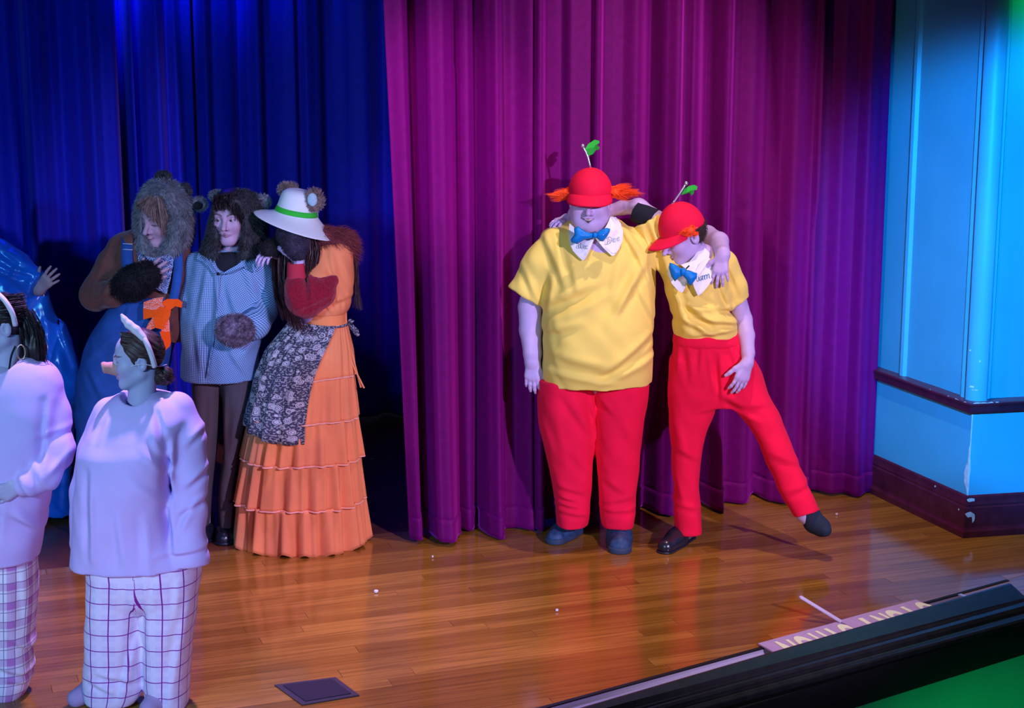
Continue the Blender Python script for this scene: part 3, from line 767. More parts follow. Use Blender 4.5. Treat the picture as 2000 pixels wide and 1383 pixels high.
# ------------------------------------------------------------ proscenium pier
KL = G(1748, 985); KR = G(2004, 1042)
dl = nrm(KL - KC); dr = nrm(KR - KC)
ol = np.array([dl[1], -dl[0], 0.0]); ol = ol if ol @ (np.array([0, 0, 0]) - KC) > 0 else -ol       # outward of the left face
orr = np.array([dr[1], -dr[0], 0.0]); orr = orr if orr @ (np.array([0, 0, 0]) - KC) > 0 else -orr
Ll, Lrr = np.linalg.norm(KL - KC) + 0.35, 2.2
mit = nrm(ol + orr); mk = 1.0 / (mit @ ol)
def corner(prof, name, material, cz=0.0, kind='structure', parent=None, smooth=False):
    """moulding that turns the pier's corner"""
    pr_ = np.asarray(prof, float); n = len(pr_)
    ring = [KC + dl * Ll + pr_[:, :1] * ol + pr_[:, 1:] * EZ, KC + pr_[:, :1] * mit * mk + pr_[:, 1:] * EZ, KC + dr * Lrr + pr_[:, :1] * orr + pr_[:, 1:] * EZ]
    V = np.vstack(ring); i = np.arange(n); j = (i + 1) % n
    fs = [np.concatenate([np.stack([i + k * n, j + k * n, j + (k + 1) * n, i + (k + 1) * n], -1) for k in (0, 1)])]
    o = put(name, V, fs, material, parent, smooth=smooth, loc=(0, 0, 0))
    if parent is None: o['kind'] = kind
    return o
zl0 = float(W(1893, 808, KC[1])[2]); zl1 = float(W(1893, 787, KC[1])[2])
zb = float(W(1886, 970, KC[1])[2])
corner([(-0.35, 0), (-0.02, 0), (-0.02, zl0 + 0.01), (-0.35, zl0 + 0.01)], 'wall_pier', M_WALL)
corner([(-0.05, 0), (0.012, 0), (0.012, 0.03), (0.004, 0.04), (0.0, 0.05), (0.0, zb - 0.062), (-0.006, zb - 0.055), (-0.004, zb - 0.045), (-0.008, zb - 0.03), (-0.010, zb - 0.008), (-0.018, zb), (-0.05, zb)], 'baseboard_pier', M_MAROON)
corner([(-0.3, zl0), (0.004, zl0), (0.010, zl0 + 0.01), (0.010, zl1 - 0.02), (0.016, zl1 - 0.012), (0.016, zl1 - 0.004), (0.008, zl1), (-0.30, zl1)], 'trim_ledge', M_MAROON)
# upper pier: outline in plan (distance along a face from the corner, set-back), carried up
UP = [('l', Ll, .052), ('l', .70, .052), ('l', .69, .036), ('l', .675, .030), ('l', .655, .034), ('l', .645, .052), ('l', .40, .056), ('l', .16, .056), ('l', .15, .042), ('l', .135, .034), ('l', .115, .040), ('l', .10, .062), ('l', .06, .085)]
plan = [KC + dl * a - ol * b for _, a, b in UP]
cc = KC - mit * mk * 0.085; rr = 0.066
a0 = math.atan2(*(ol[[1, 0]])); a1 = math.atan2(*(orr[[1, 0]]))
if a1 - a0 > pi: a1 -= 2 * pi
if a0 - a1 > pi: a0 -= 2 * pi
plan2 = []
for t in np.linspace(a0 - 0.15 * np.sign(a1 - a0), a1 + 0.35 * np.sign(a1 - a0), 14):
    plan2.append(cc + np.array([math.cos(t), math.sin(t), 0]) * rr)
dend = (plan2[-1] - KC) @ dr
plan3 = [KC + dr * (dend + 0.012) - orr * 0.070, KC + dr * (dend + 0.035) - orr * 0.064, KC + dr * (dend + 0.045) - orr * 0.078, KC + dr * Lrr - orr * 0.078]
P_ = np.array(plan + plan2 + plan3); n = len(P_); top = 4.6
V = np.vstack([P_ + EZ * zl1, P_ + EZ * top]); i = np.arange(n - 1)
# flat panels faceted, mouldings smooth by splitting at the corners
o = put('wall_pier_upper', V, [np.stack([i, i + 1, i + 1 + n, i + n], -1)], M_WALL, smooth=False, loc=(0, 0, 0)); o['kind'] = 'structure'
i = np.arange(len(plan), len(plan) + len(plan2) - 1)
for f in o.data.polygons:
    if len(plan) - 1 < f.index < len(plan) + len(plan2) - 1: f.use_smooth = True
# chipped paint along ledge, corner and skirting
cr = np.random.default_rng(5)
def blob(c, u, v, n_, ru, rv, k=9):
    th = np.linspace(0, 2 * pi, k, endpoint=False); rad = cr.uniform(0.6, 1.15, k)
    return prism([c + u * ru * rad[q] * math.cos(t) + v * rv * rad[q] * math.sin(t) for q, t in enumerate(th)], n_, 0.0016)
ch = []
for s_, w_ in ((0.02, .03), (0.06, .02), (0.10, .022), (0.13, .01)): ch.append(blob(KC + dr * s_ + orr * 0.012 + EZ * (zl1 - 0.006), dr, EZ, nrm(orr + EZ), w_, 0.011))
for s_, w_ in ((0.03, .012), (0.10, .020), (0.17, .006), (0.33, .004)): ch.append(blob(KC + dl * s_ + ol * 0.013 + EZ * (zl1 - 0.006), dl, EZ, nrm(ol + EZ), w_, 0.009))
V, fs = join(ch); put('paint_chip', V, fs, M_CHIP, bpy.data.objects['trim_ledge'], smooth=False)
ch = [blob(KC + dr * 0.03 + orr * 0.0 + EZ * (zb - 0.02), dr, EZ, orr, .022, .010), blob(KC + dr * 0.025 + orr * 0.002 + EZ * (zb - 0.095), dr, EZ, orr, .024, .018), blob(KC + dr * 0.045 + orr * 0.002 + EZ * (zb - 0.115), dr, EZ, orr, .008, .024), blob(KC + dl * 0.05 + ol * 0.002 + EZ * (zb - 0.08), dl, EZ, ol, .006, .005), blob(KC + dl * 0.27 - ol * 0.006 + EZ * (zb - 0.02), dl, EZ, ol, .007, .006)]
V, fs = join(ch); put('paint_chip', V, fs, M_CHIP, bpy.data.objects['baseboard_pier'], smooth=False)
zc = zb + 0.11
ch = [prism([KC - mit * 0.02 * mk + dl * a_ + ol * 0.001 + EZ * z_ for a_, z_ in ((0.0, zb), (0.008, zb + .03), (0.028, zb + .06), (0.032, zb + .11), (0.020, zb + .15), (0.006, zb + .17), (0.006, zb + .24), (0.0, zb + .25))], ol, 0.002),
      prism([KC - mit * 0.02 * mk + dr * a_ + orr * 0.001 + EZ * z_ for a_, z_ in ((0.0, zb), (0.006, zb), (0.006, zb + .10), (0.010, zb + .13), (0.004, zb + .2), (0.006, zl0), (0.0, zl0))], orr, 0.002)]
V, fs = join(ch); put('paint_chip', V, fs, M_CHIP, bpy.data.objects['wall_pier'], smooth=False)
ch = [blob(cc + nrm(mit) * (rr - 0.001) + EZ * (zl1 + h_) + np.cross(EZ, mit) * w_, np.cross(EZ, mit), EZ, mit, a_, b_) for h_, w_, a_, b_ in ((.07, -.01, .016, .005), (.055, .0, .020, .004), (.20, .02, .004, .006), (.25, -.03, .005, .004))]
V, fs = join(ch); put('paint_chip', V, fs, M_CHIP, bpy.data.objects['wall_pier_upper'], smooth=False)

# ------------------------------------------------------------ things lying on the stage
M_PLATE = mat('dark_plate', (0.02, 0.02, 0.028), 0.5, bump=0.1, bscale=150)
c4 = [G(536, 1340), G(655, 1325), G(702, 1360), G(590, 1379)]
V, fs = prism([p + EZ * 0.003 for p in c4], (0, 0, 1), 0.005)
pl = put('floor_pocket_cover', V, fs, mat('pocket_rim', (0.05, 0.045, 0.05), 0.4), loc=np.mean(c4, 0), smooth=False)
tag(pl, 'dark square floor pocket cover set flush in the stage boards', 'cover')
cm = np.mean(c4, 0); V, fs = prism([cm + (p - cm) * 0.80 + EZ * 0.0065 for p in c4], (0, 0, 1), 0.004); put('lid', V, fs, M_PLATE, pl, smooth=False)
M_PAPER = mat('white_paper', (0.75, 0.72, 0.75), 0.8)
for (x, y, r_, lb, mm) in ((735, 1158, .011, 'small white paper ball on the boards below the orange skirt', M_PAPER), (1088, 1195, .006, 'white paper crumb on the boards in front of the trainers', M_PAPER), (727, 897, .012, 'scrap of green paper on the dark floor beside the orange skirt', mat('green_paper', (0.35, 0.7, 0.5), 0.8)),
                          (1634, 1007, .007, 'white crumb on the boards beside the lifted sock', M_PAPER), (845, 1090, .004, 'tiny white crumb in front of the plum curtain hem', M_PAPER)):
    c = G(x, y); th = np.linspace(0, 2 * pi, 7, endpoint=False)
    vv = [c + np.array([math.cos(t) * r_ * cr.uniform(.7, 1.1), math.sin(t) * r_ * cr.uniform(.7, 1.2), 0.004 + (0.004 if mm is M_PAPER else 0)]) for t in th]
    V, fs = prism(vv, (0.1, 0.1, 1), 0.008 if mm is M_PAPER else 0.001)
    tag(put('paper_scrap', V, fs, mm, loc=c, smooth=False), lb, 'paper', 'paper scraps on the stage')
# two lettered boards bridging the trough, and a flat stick on them
M_CARD = mat('lilac_card', (0.52, 0.36, 0.55), 0.75, vary=0.06, vscale=20)
M_LETTER = mat('cream_letter', (0.95, 0.98, 0.60), 0.7)
def board(sa, sb, word, label, zz, dip=0.012, adv=None):
    A_ = E0 + EL * sa; B_ = E0 + EL * sb; dn = nrm(EO * 0.188 - EZ * dip)
    q4 = [A_ - EO * 0.012 + EZ * zz, B_ - EO * 0.012 + EZ * zz, B_ + EO * 0.176 + EZ * (zz - dip), A_ + EO * 0.176 + EZ * (zz - dip)]
    V, fs = prism(q4, (0, 0, 1), 0.006)
    o = put('lettered_board', V, fs, M_CARD, loc=(A_ + B_) / 2, smooth=False); tag(o, label, 'sign', 'lettered boards in the trough')
    for ch, s_, tilt, wd in word:
        cu = bpy.data.curves.new('letter', 'FONT'); cu.body = ch; cu.size = 0.26; cu.extrude = 0.001; cu.offset = 0.008; cu.align_x = 'CENTER'
        tmp = bpy.data.objects.new('letter_curve', cu); me = bpy.data.meshes.new_from_object(tmp); bpy.data.objects.remove(tmp); me.materials.clear(); me.materials.append(M_LETTER)
        t = bpy.data.objects.new('letter', me); C.objects.link(t); t.parent = o
        # letters stand upside down for the camera: their feet point upstage
        pos = E0 + EL * s_ + EZ * (zz + 0.0035) + dn * 0.026 + dn * 0.0
        x = -EL; y = dn; z = np.cross(x, y)
        Mx = Matrix(((x[0], y[0], z[0]), (x[1], y[1], z[1]), (x[2], y[2], z[2]))) @ Matrix.Rotation(tilt, 3, 'Z') @ Matrix.Diagonal((wd, 1, 1))
        t.matrix_local = Matrix.Translation(Vector(pos - np.array(o.location))) @ Mx.to_4x4()
    return o
def sE(px, py): return float((G(px, py) - E0) @ EL)
bs = [sE(1490, 1267), sE(1636, 1219), sE(1778, 1174)]
board(bs[0], bs[1] - .004, [('N', sE(1527, 1258), -.15, 0.38), ('O', sE(1555, 1250), 0, 0.38), ('H', sE(1584, 1240), 0, 0.37), ('I', sE(1607, 1232), 0, 0.49), ('O', sE(1634, 1224), 0, 0.38)], 'lilac board with upside down cream letters, at the steel end of the trough', 0.010)
board(bs[1], bs[2], [('I', sE(1674, 1213), -.12, 0.56), ('N', sE(1699, 1204), 0, 0.37), ('U', sE(1722, 1196), 0, 0.45), ('I', sE(1748, 1188), 0, 0.49), ('O', sE(1778, 1180), 0, 0.37)], 'lilac board with upside down cream letters at the far end of the trough', 0.014)
# ------------------------------------------------------------ costume materials
M_SKIN = mat('skin', (0.5, 0.4, 0.43), 0.5, attr='tone', spec=0.35)
M_SKIN.node_tree.nodes['Principled BSDF'].inputs['Subsurface Weight'].default_value = 0.0
M_YEL = mat('yellow_jersey', (0.95, 0.74, 0.14), 0.85, bump=0.12, bscale=500, sheen=0.1, vary=0.05, vscale=6)
M_RED = mat('red_fleece', (0.92, 0.003, 0.050), 0.9, bump=0.15, bscale=350, sheen=0.12, vary=0.06, vscale=10, sheen_tint=(1, 0.2, 0.3))
M_CAP = mat('red_cap_cloth', (0.85, 0.003, 0.050), 0.8, bump=0.15, bscale=500, vary=0.05)
M_ORHAIR = mat('orange_tuft', (1.0, 0.09, 0.012), 0.7)
M_SILVER = mat('silver_foil', (0.65, 0.68, 0.72), 0.25, metal=0.8)
M_GREEN = mat('green_felt', (0.03, 0.52, 0.04), 0.85)
M_WHITE = mat('white_collar', (0.82, 0.84, 0.82), 0.8, bump=0.05, bscale=400)
M_BOW = mat('turquoise_satin', (0.0, 0.22, 0.62), 0.5, bump=0.1, bscale=60, vary=0.15, vscale=30)
M_INK = mat('blue_grey_thread', (0.22, 0.34, 0.42), 0.8)
M_INK2 = mat('blue_thread', (0.02, 0.24, 0.50), 0.8)
M_SHOE = mat('black_trainer', (0.022, 0.060, 0.14), 0.55, vary=0.4, vscale=40)
M_SOLE = mat('rubber_sole', (0.03, 0.055, 0.10), 0.6)
material_lace = mat('shoelace', (0.10, 0.20, 0.36), 0.8)
M_LEATHER = mat('black_leather', (0.012, 0.014, 0.024), 0.28, spec=0.6, bump=0.08, bscale=90)
M_SOCK = mat('black_sock', (0.015, 0.028, 0.05), 0.85)
M_KNIT = mat('black_knit', (0.010, 0.013, 0.022), 0.9)

def head_cap(fig, hd, tall, tufts, pole_top, flag, stick_n=0.0, brim_w=1.0, brim_drop=0.20, brim_out=0.34):
    """soft peaked cap on a head: crown, peak, side tufts, silver pole with a leaf flag"""
    top = ell((0, 0.04, 0.14), (0.375, 0.445, tall))
    inner = lambda q: np.maximum(top(q), 0.10 - q[:, 2] - 0.10 * q[:, 1])
    crown = fig.sdf('cap', hd.local(lambda q: smax(top(q), 0.10 - q[:, 2] - 0.06 * q[:, 1], 0.03), 0.85), M_CAP, h=1.7)
    a = np.linspace(-1.45, 1.45, 25); k = np.linspace(0, 1, 9)
    A, K = np.meshgrid(a, k, indexing='ij')
    x = np.sin(A) * (0.355 + 0.03 * K) * brim_w; ya = 0.04 - np.cos(A) * 0.425; yb = 0.04 - 0.425 * np.cos(A) - brim_out * np.cos(A) ** 0.6
    y = ya * (1 - K) + yb * K; z = 0.15 - brim_drop * K ** 1.3 * np.cos(A * 0.9) - 0.10 * K * (x / 0.37) ** 2
    q = np.stack([x, y, z], -1).reshape(-1, 3)
    put('peak', hd.Wd(q), [grid_faces(len(a), len(k))], M_CAP, crown, solid=0.006)
    V, fs = tube(hd.Wd([[-.36 * math.sin(t), 0.04 - 0.43 * math.cos(t), 0.158] for t in np.linspace(-1.5, 1.5, 22)]), 0.004, 6); put('seam', V, fs, M_CAP, crown)
    r = np.random.default_rng(3)
    for (rx, ry, rz, tx, ty, tz, n, sd) in tufts:
        R0 = np.array([rx, ry, rz]); T = np.array([tx, ty, tz]); gs = []
        for _ in range(26):
            p0 = R0 + r.normal(0, 1, 3) * np.array([.02, .06, .05]); e = R0 + (T - R0) * r.uniform(.45, 1.15) + r.normal(0, sd, 3)
            gs.append(hd.Wd(np.array([p0, (p0 + e) / 2 + r.normal(0, .02, 3), e])))
        V1, f1 = strands(gs, n * 2, 0.003, 0.0030, seed=int(abs(rx * 100)) + n, seg=6, tip=0.05)
        V2, f2 = sdf_mesh(hd.local(lambda q: ell(tuple(R0 + (T - R0) * 0.22), (0.075, 0.085, 0.075))(q), 1.1), 2.2 / fig.S)
        V, fs = join([(V1, f1), (V2, f2)])
        put('hair_tuft', V, fs, M_ORHAIR, crown)
    b = hd.Wd(np.array([0.0, 0.03, 0.14 + tall - 0.01])); t = fig.P(*pole_top)
    V, fs = tube(smooth_curve([b, (b + t) / 2 + np.array([0.004, 0, 0.004]), t], 8), 0.0052, 8); po = put('flag_pole', V, fs, M_SILVER, crown)
    V, fs = sdf_mesh(ell(t, (0.0095, 0.0095, 0.010)), 0.002); put('pole_knob', V, fs, M_SILVER, crown)
    P3 = [fig.P(px, py, pole_top[2] + 4 * math.sin(i * 0.8)) for i, (px, py) in enumerate(flag)]
    V, fs = prism(P3, (0.1, -1, 0.1), 0.004); put('flag', V, fs, M_GREEN, crown, smooth=False)
    return crown
def plate(fig, poly, th=2.2):
    return prism([fig.P(*p) for p in poly], (0, -1, 0.25), th / fig.S)

# ============================================================ the taller person in yellow
A = Fig(1152, 1056, 'heavy-set person in yellow T-shirt and red trousers, red cap pulled over the eyes')
hdA = Head(A, 1152, 391, -18, 112, (-0.10, -1, -0.10), (0.02, 0, 1), wide=1.16, mouth='smile', jaw=1.25, neck=(1162, 478, 8), neck_r=0.27, stubble=(0.30, 0.22, 0.25))
jowl = U([A.ell((1150, 440, -34), 26, 22, 17), A.ell((1131, 424, -30), 15, 20, 20), A.ell((1172, 426, -28), 15, 20, 20)], 0.02)
fA = hdA.field(); fA2 = B(lambda P: smin(fA(P), jowl(P), 0.018), fA.c, fA.r)
armA = A.chain([(1048, 545, 0, 23), (1035, 600, 0, 22.5), (1036, 645, -8, 21.5), (1040, 690, -22, 17.5), (1040, 706, -26, 15.5)])
hA = hand(A.P(1040, 704, -26), A.dirn((1040, 704, -26), (1039, 760, -36)), (0.30, 0.95, 0), (1, 0.2, 0), size=0.172, curl=(0.30, 0.26, 0.24, 0.22), spread=0.10, tout=0.35, fat=1.22)
armA1 = U(armA + [hA], 0.012)
armA2 = U(A.chain([(1262, 480, 20, 30), (1330, 478, 78, 25), (1380, 462, 62, 21), (1404, 472, 4, 18), (1412, 496, -62, 14)]) +
          [hand(A.P(1411, 498, -66), A.dirn((1411, 498, -66), (1405, 550, -82)), (0.1, 0.85, -0.3), (-1, -0.2, 0), size=0.165, curl=(0.28, 0.22, 0.2, 0.22), spread=0.20, tout=0.85, fat=1.05)], 0.018)
trunk = U([A.cap((1165, 500, 0), (1165, 700, 0), 70, 80), A.cap((1110, 760, 0), (1115, 1000, 0), 38, 26), A.cap((1212, 760, 0), (1206, 1000, 0), 38, 26)], 0.03)
build_body(A, M_SKIN, [fA2, armA1, armA2], trunk, [hdA], h=1.15)
head_cap(A, hdA, 0.41, [(-0.34, 0.0, 0.02 + .1, -0.66, -0.02, 0.06, 170, .05), (0.34, 0.0, 0.14, 0.76, -0.02, 0.14, 260, .08)], (1138, 285, -18),
         [(1142, 292), (1149, 281), (1161, 273), (1170, 275), (1171, 279), (1165, 283), (1171, 287), (1170, 292), (1164, 293), (1158, 301), (1149, 305)], brim_drop=0.13, brim_out=0.26, brim_w=1.0)
torso = A.loft([(425, 1126, 1200, 34, 8), (438, 1100, 1222, 44, 6), (458, 1072, 1252, 56, 4), (485, 1056, 1276, 68, 0), (530, 1054, 1282, 80, -6), (590, 1058, 1278, 90, -12), (640, 1060, 1276, 97, -18), (690, 1059, 1275, 101, -20), (720, 1060, 1274, 98, -17), (745, 1062, 1272, 93, -14), (756, 1062, 1271, 92, -13)], n=2.3)
hem_p = A.P(1165, 741, 0); hem_n = nrm(np.array([0.03, 0, -1]))
torso = hollow(torso, hem_p, hem_n, 0.04, 0.040)
ax = A.dirn((1085, 490, 0), (1022, 590, -6))
slv = hollow(U(A.chain([(1090, 484, 0, 42), (1060, 520, 0, 40), (1030, 575, -4, 37), (1012, 606, -6, 36)]), 0.02), A.P(1027, 580, -5), ax, 0.05, 0.018)
slv2 = U(A.chain([(1238, 488, 4, 44), (1282, 486, 30, 38), (1330, 480, 70, 32)]), 0.02)
shirt = U([torso, slv, slv2], 0.028)
shirt = sub(shirt, A.ell((1160, 440, -30), 30, 50, 26), 0.01)
fo = [(1062, 470, 1100, 560, 9, 2.6), (1075, 540, 1064, 600, 8, 3), (1066, 595, 1150, 560, 12, 3.0), (1070, 620, 1180, 565, 12, -3.0), (1062, 650, 1130, 630, 10, 2.2), (1080, 690, 1180, 712, 12, 2.5), (1070, 715, 1200, 735, 9, -2.2), (1180, 720, 1270, 655, 9, 3.4), (1170, 735, 1272, 690, 9, -3), (1210, 600, 1262, 520, 10, 3.5),
      (1180, 625, 1250, 500, 12, -2.6), (1225, 460, 1270, 560, 8, 3), (1210, 445, 1240, 500, 6, 3), (1222, 442, 1256, 490, 5, -3), (1110, 500, 1120, 560, 9, 2), (1088, 460, 1100, 520, 7, -2), (1020, 530, 1045, 590, 8, 2.2), (1200, 500, 1190, 580, 12, 2), (1240, 560, 1272, 620, 8, 2.5), (1130, 520, 1170, 530, 10, 1.5)]
ff = A.folds([q[:5] + (q[5] * 1.7,) for q in fo]); shirt = disp(shirt, lambda P: ff(P) + 0.0032 * wav(P, 22, 1))
A.sdf('shirt', shirt, M_YEL, h=2.2)
V, fs = tube(smooth_curve([A.P(1063, 741, -10), A.P(1085, 741, -75), A.P(1130, 742, -103), A.P(1175, 741, -110), A.P(1225, 739, -100), A.P(1258, 737, -70), A.P(1270, 736, -10)], 50), 1.3 / A.S, 6)
legs = U([A.loft([(735, 1050, 1168, 82, -4), (790, 1049, 1166, 78, -2), (866, 1061, 1161, 66), (930, 1075, 1157, 56), (975, 1083, 1153, 51), (1000, 1085, 1151, 50), (1023, 1087, 1147, 47)], 2.4),
          A.loft([(735, 1150, 1270, 82, -4), (790, 1157, 1262, 78, -2), (866, 1163, 1251, 66), (930, 1168, 1246, 56), (975, 1171, 1242, 51), (1000, 1172, 1241, 50), (1024, 1174, 1237, 47)], 2.4)], 0.012)
fo = [(1100, 770, 1150, 850, 9, 3), (1120, 765, 1160, 830, 8, -3), (1150, 760, 1160, 860, 6, 3.5), (1165, 775, 1190, 800, 8, 3), (1075, 800, 1100, 900, 12, 2.5), (1088, 950, 1140, 965, 7, 3), (1090, 972, 1120, 978, 5, 3), (1086, 985, 1125, 992, 5, 3), (1085, 1000, 1145, 1010, 6, 2.6), (1180, 985, 1230, 975, 7, 2.5), (1175, 1000, 1238, 1000, 6, 2.6), (1180, 940, 1215, 960, 9, 2.2), (1200, 800, 1250, 900, 14, 2), (1160, 880, 1172, 980, 8, 2), (1110, 880, 1150, 930, 10, 2)]
ff2 = A.folds(fo, -45); A.sdf('trousers', disp(legs, lambda P: ff2(P) + 0.0025 * wav(P, 20, 3)), M_RED, h=2.3)
shoe(A, (1126, 1038), (1078, 1064), M_SHOE, M_SOLE, 0.112, 0.09); shoe(A, (1208, 1038), (1211, 1084), M_SHOE, M_SOLE, 0.125, 0.09)
cw = -70
col1 = [(1112, 436, -48), (1111, 455, -62), (1112, 474, -70), (1119, 490, -74), (1130, 502, -78), (1138, 509, -80), (1143, 506, -80), (1152, 488, -79), (1161, 466, -74), (1150, 458, -66), (1130, 452, -56)]
col2 = [(1163, 466, -74), (1180, 486, -78), (1195, 500, -77), (1200, 499, -76), (1209, 486, -70), (1216, 470, -62), (1217, 452, -50), (1212, 436, -36), (1203, 424, -22), (1192, 424, -24), (1186, 438, -44), (1178, 452, -58)]
V, fs = join([plate(A, col1), plate(A, col2)]); cl = put('collar', V, fs, M_WHITE, A.root, smooth=False)
V, fs = script(A, 'dle', 1130, 484, 12, -81, 0.12, 0.5); put('stitched_letters', V, fs, M_INK, cl)
V, fs = script(A, 'Dee', 1184, 478, 13, -79, -0.32, 0.5); put('stitched_letters', V, fs, M_INK, cl)
V, fs = join([pillow(A, [(1160, 456), (1146, 453), (1128, 442), (1121, 446), (1122, 458), (1114, 468), (1117, 474), (1127, 477), (1142, 468), (1160, 464)], -90, 9), pillow(A, [(1164, 456), (1172, 449), (1185, 445), (1192, 447), (1191, 453), (1186, 462), (1178, 472), (1172, 471), (1164, 464)], -88, 9)])
bw = put('bow_tie', V, fs, M_BOW, A.root)
V, fs = sdf_mesh(A.ell((1162, 460, -93), 5, 6, 6), 1.2 / A.S); put('bow_knot', V, fs, M_BOW, bw)

# ============================================================ the leaning person in yellow
Bf = Fig(1345, 1060, 'slim person in yellow T-shirt and red trousers kicking one leg out sideways')
hdB = Head(Bf, 1334, 461, -22, 104, (-0.86, -0.34, -0.40), (-0.10, 0.0, 1), wide=0.95, mouth='smile', neck=(1376, 516, -4), neck_r=0.20, jaw=0.95, nose=1.05)
b1 = Bf.chain([(1284, 436, 8, 24), (1250, 407, 30, 16), (1246, 404, 34, 15), (1215, 406, 62, 13), (1165, 418, 80, 12), (1120, 426, 62, 11), (1108, 428, 44, 10)])
b1 = U(b1 + [hand(Bf.P(1109, 428, 46), Bf.dirn((1109, 428, 46), (1074, 436, 0)), (0, 0.2, -1), (0, -1, 0.1), size=0.15, curl=(0.35, 0.35, 0.4, 0.4), spread=0.16)], 0.02)
b2 = Bf.chain([(1440, 585, 0, 18), (1452, 625, 0, 17), (1458, 655, -26, 15.5), (1461, 690, -52, 12.5), (1460, 708, -66, 11)])
b2 = U(b2 + [hand(Bf.P(1460, 706, -68), Bf.dirn((1460, 706, -68), (1442, 762, -82)), (-0.45, 0.9, -0.1), (-1, -0.3, 0), size=0.180, curl=(0.30, 0.28, 0.28, 0.3), spread=0.12, tout=0.6)], 0.012)
trunk = U([Bf.cap((1365, 520, 0), (1380, 670, 0), 45, 50), Bf.cap((1355, 720, 0), (1342, 1040, 0), 24, 14), Bf.cap((1445, 730, -4), (1506, 850, -38), 24, 20), Bf.cap((1506, 850, -38), (1570, 995, -78), 20, 15), Bf.cap((1570, 1000, -75), (1585, 1016, -84), 20, 17)], 0.02)
build_body(Bf, M_SKIN, [hdB.field(), b1, b2], trunk, [hdB])
head_cap(Bf, hdB, 0.50, [(0.36, 0.06, 0.12, 0.40, -0.16, 0.19, 120, .035)], (1340, 358, -22),
         [(1330, 381), (1336, 370), (1346, 363), (1356, 361), (1362, 364), (1361, 371), (1356, 371), (1355, 378), (1350, 382), (1347, 376), (1338, 379)], brim_drop=0.10, brim_out=0.33)
V, fs = sdf_mesh(hdB.local(lambda q: smax(ell((0, 0.06, 0.10), (0.345, 0.43, 0.40))(q), np.maximum(q[:, 2] - 0.14, -(q[:, 1] - 0.02 - 0.55 * np.maximum(-0.02 - q[:, 2], 0) - 0.15 * (q[:, 2] > -0.02) * 0)), 0.03)), 1.5 / Bf.S)
hr = put('hair', V, fs, mat('dark_cropped_hair', (0.045, 0.028, 0.022), 0.6), Bf.root)
Vf, ff_ = fur(V, fs, 2600, 0.012, 0.0009, (0, 0, -0.7), 0.4, lambda V, N: np.ones(len(V), bool), 5); put('hair_strands', Vf, ff_, hr.data.materials[0], hr)['kind'] = 'stuff'
torso = Bf.loft([(486, 1348, 1404, 24, 2), (496, 1322, 1420, 34, 2), (508, 1304, 1430, 44), (520, 1292, 1432, 54), (560, 1294, 1430, 60, -3), (603, 1306, 1428, 63, -6), (635, 1313, 1440, 64, -8), (655, 1318, 1440, 60, -6), (668, 1325, 1434, 50, -4)], 2.3)
up1 = cut(U(Bf.chain([(1318, 520, 2, 34), (1293, 478, 4, 34), (1268, 436, 8, 27), (1256, 415, 14, 23)]), 0.02), Bf.P(1265, 430, 10), Bf.dirn((1300, 490, 4), (1262, 425, 10)), 0.006)
dn = hollow(U(Bf.chain([(1408, 520, 0, 34), (1428, 560, 0, 30), (1442, 610, -2, 27)]), 0.02), Bf.P(1439, 592, -2), Bf.dirn((1415, 520, 0), (1446, 612, -2)) + np.array([0.25, 0, 0]), 0.04, 0.018)
shirt = sub(U([torso, up1, dn], 0.025), Bf.ell((1366, 486, -22), 26, 40, 26), 0.008)
fo = [(1296, 520, 1330, 640, 8, 4), (1312, 540, 1350, 640, 9, -4), (1330, 590, 1400, 640, 9, 5), (1345, 575, 1436, 626, 8, -4.5), (1322, 620, 1390, 655, 8, 4), (1360, 620, 1438, 634, 7, 4.5), (1380, 600, 1430, 608, 7, 4), (1405, 560, 1424, 606, 7, 4), (1420, 520, 1448, 580, 7, 3), (1340, 590, 1380, 600, 7, -3), (1268, 440, 1300, 520, 7, 3.5), (1262, 455, 1290, 530, 6, -3), (1280, 432, 1290, 470, 5, 3), (1350, 655, 1436, 645, 6, 3)]
fb = Bf.folds([q[:5] + (q[5] * 1.35,) for q in fo], -45); Bf.sdf('shirt', disp(shirt, lambda P: fb(P) + 0.002 * wav(P, 26, 5)), M_YEL, h=2.0)
V, fs = sdf_mesh(hollow(cut(Bf.cap((1282, 433, 8), (1236, 409, 30), 23, 20), Bf.P(1278, 430, 8), Bf.dirn((1240, 410, 28), (1278, 430, 8))), Bf.P(1243, 412, 28), Bf.dirn((1278, 430, 8), (1243, 412, 28)), 0.03, 0.006), 1.6 / Bf.S); put('under_sleeve', V, fs, M_KNIT, Bf.root)
hip = Bf.loft([(646, 1318, 1438, 55, -4), (655, 1316, 1443, 60, -4), (690, 1311, 1462, 62, -2), (730, 1309, 1484, 62, -2), (765, 1308, 1490, 58, -3), (790, 1310, 1480, 46, -4)], 2.3)
l1 = Bf.loft([(700, 1312, 1402, 54), (760, 1307, 1406, 54), (800, 1305, 1396, 50), (850, 1307, 1377, 45), (900, 1311, 1368, 40), (950, 1314, 1366, 37), (1000, 1316, 1369, 35), (1040, 1318, 1371, 34)], 2.3)
l2 = Bf.loft([(690, 1395, 1466, 50), (737, 1396, 1489, 52, -6), (775, 1408, 1503, 50, -14), (802, 1437, 1519, 48, -22), (836, 1464, 1532, 45, -34), (863, 1479, 1544, 43, -44), (897, 1493, 1557, 40, -54), (938, 1512, 1575, 37, -66), (965, 1524, 1587, 36, -74), (992, 1541, 1599, 34, -82), (1020, 1556, 1616, 34, -90)], 2.3)
l2 = cut(l2, Bf.P(1577, 1002, -80), Bf.dirn((1545, 940, -60), (1577, 1002, -80)) + np.array([-0.1, 0, -.35]))
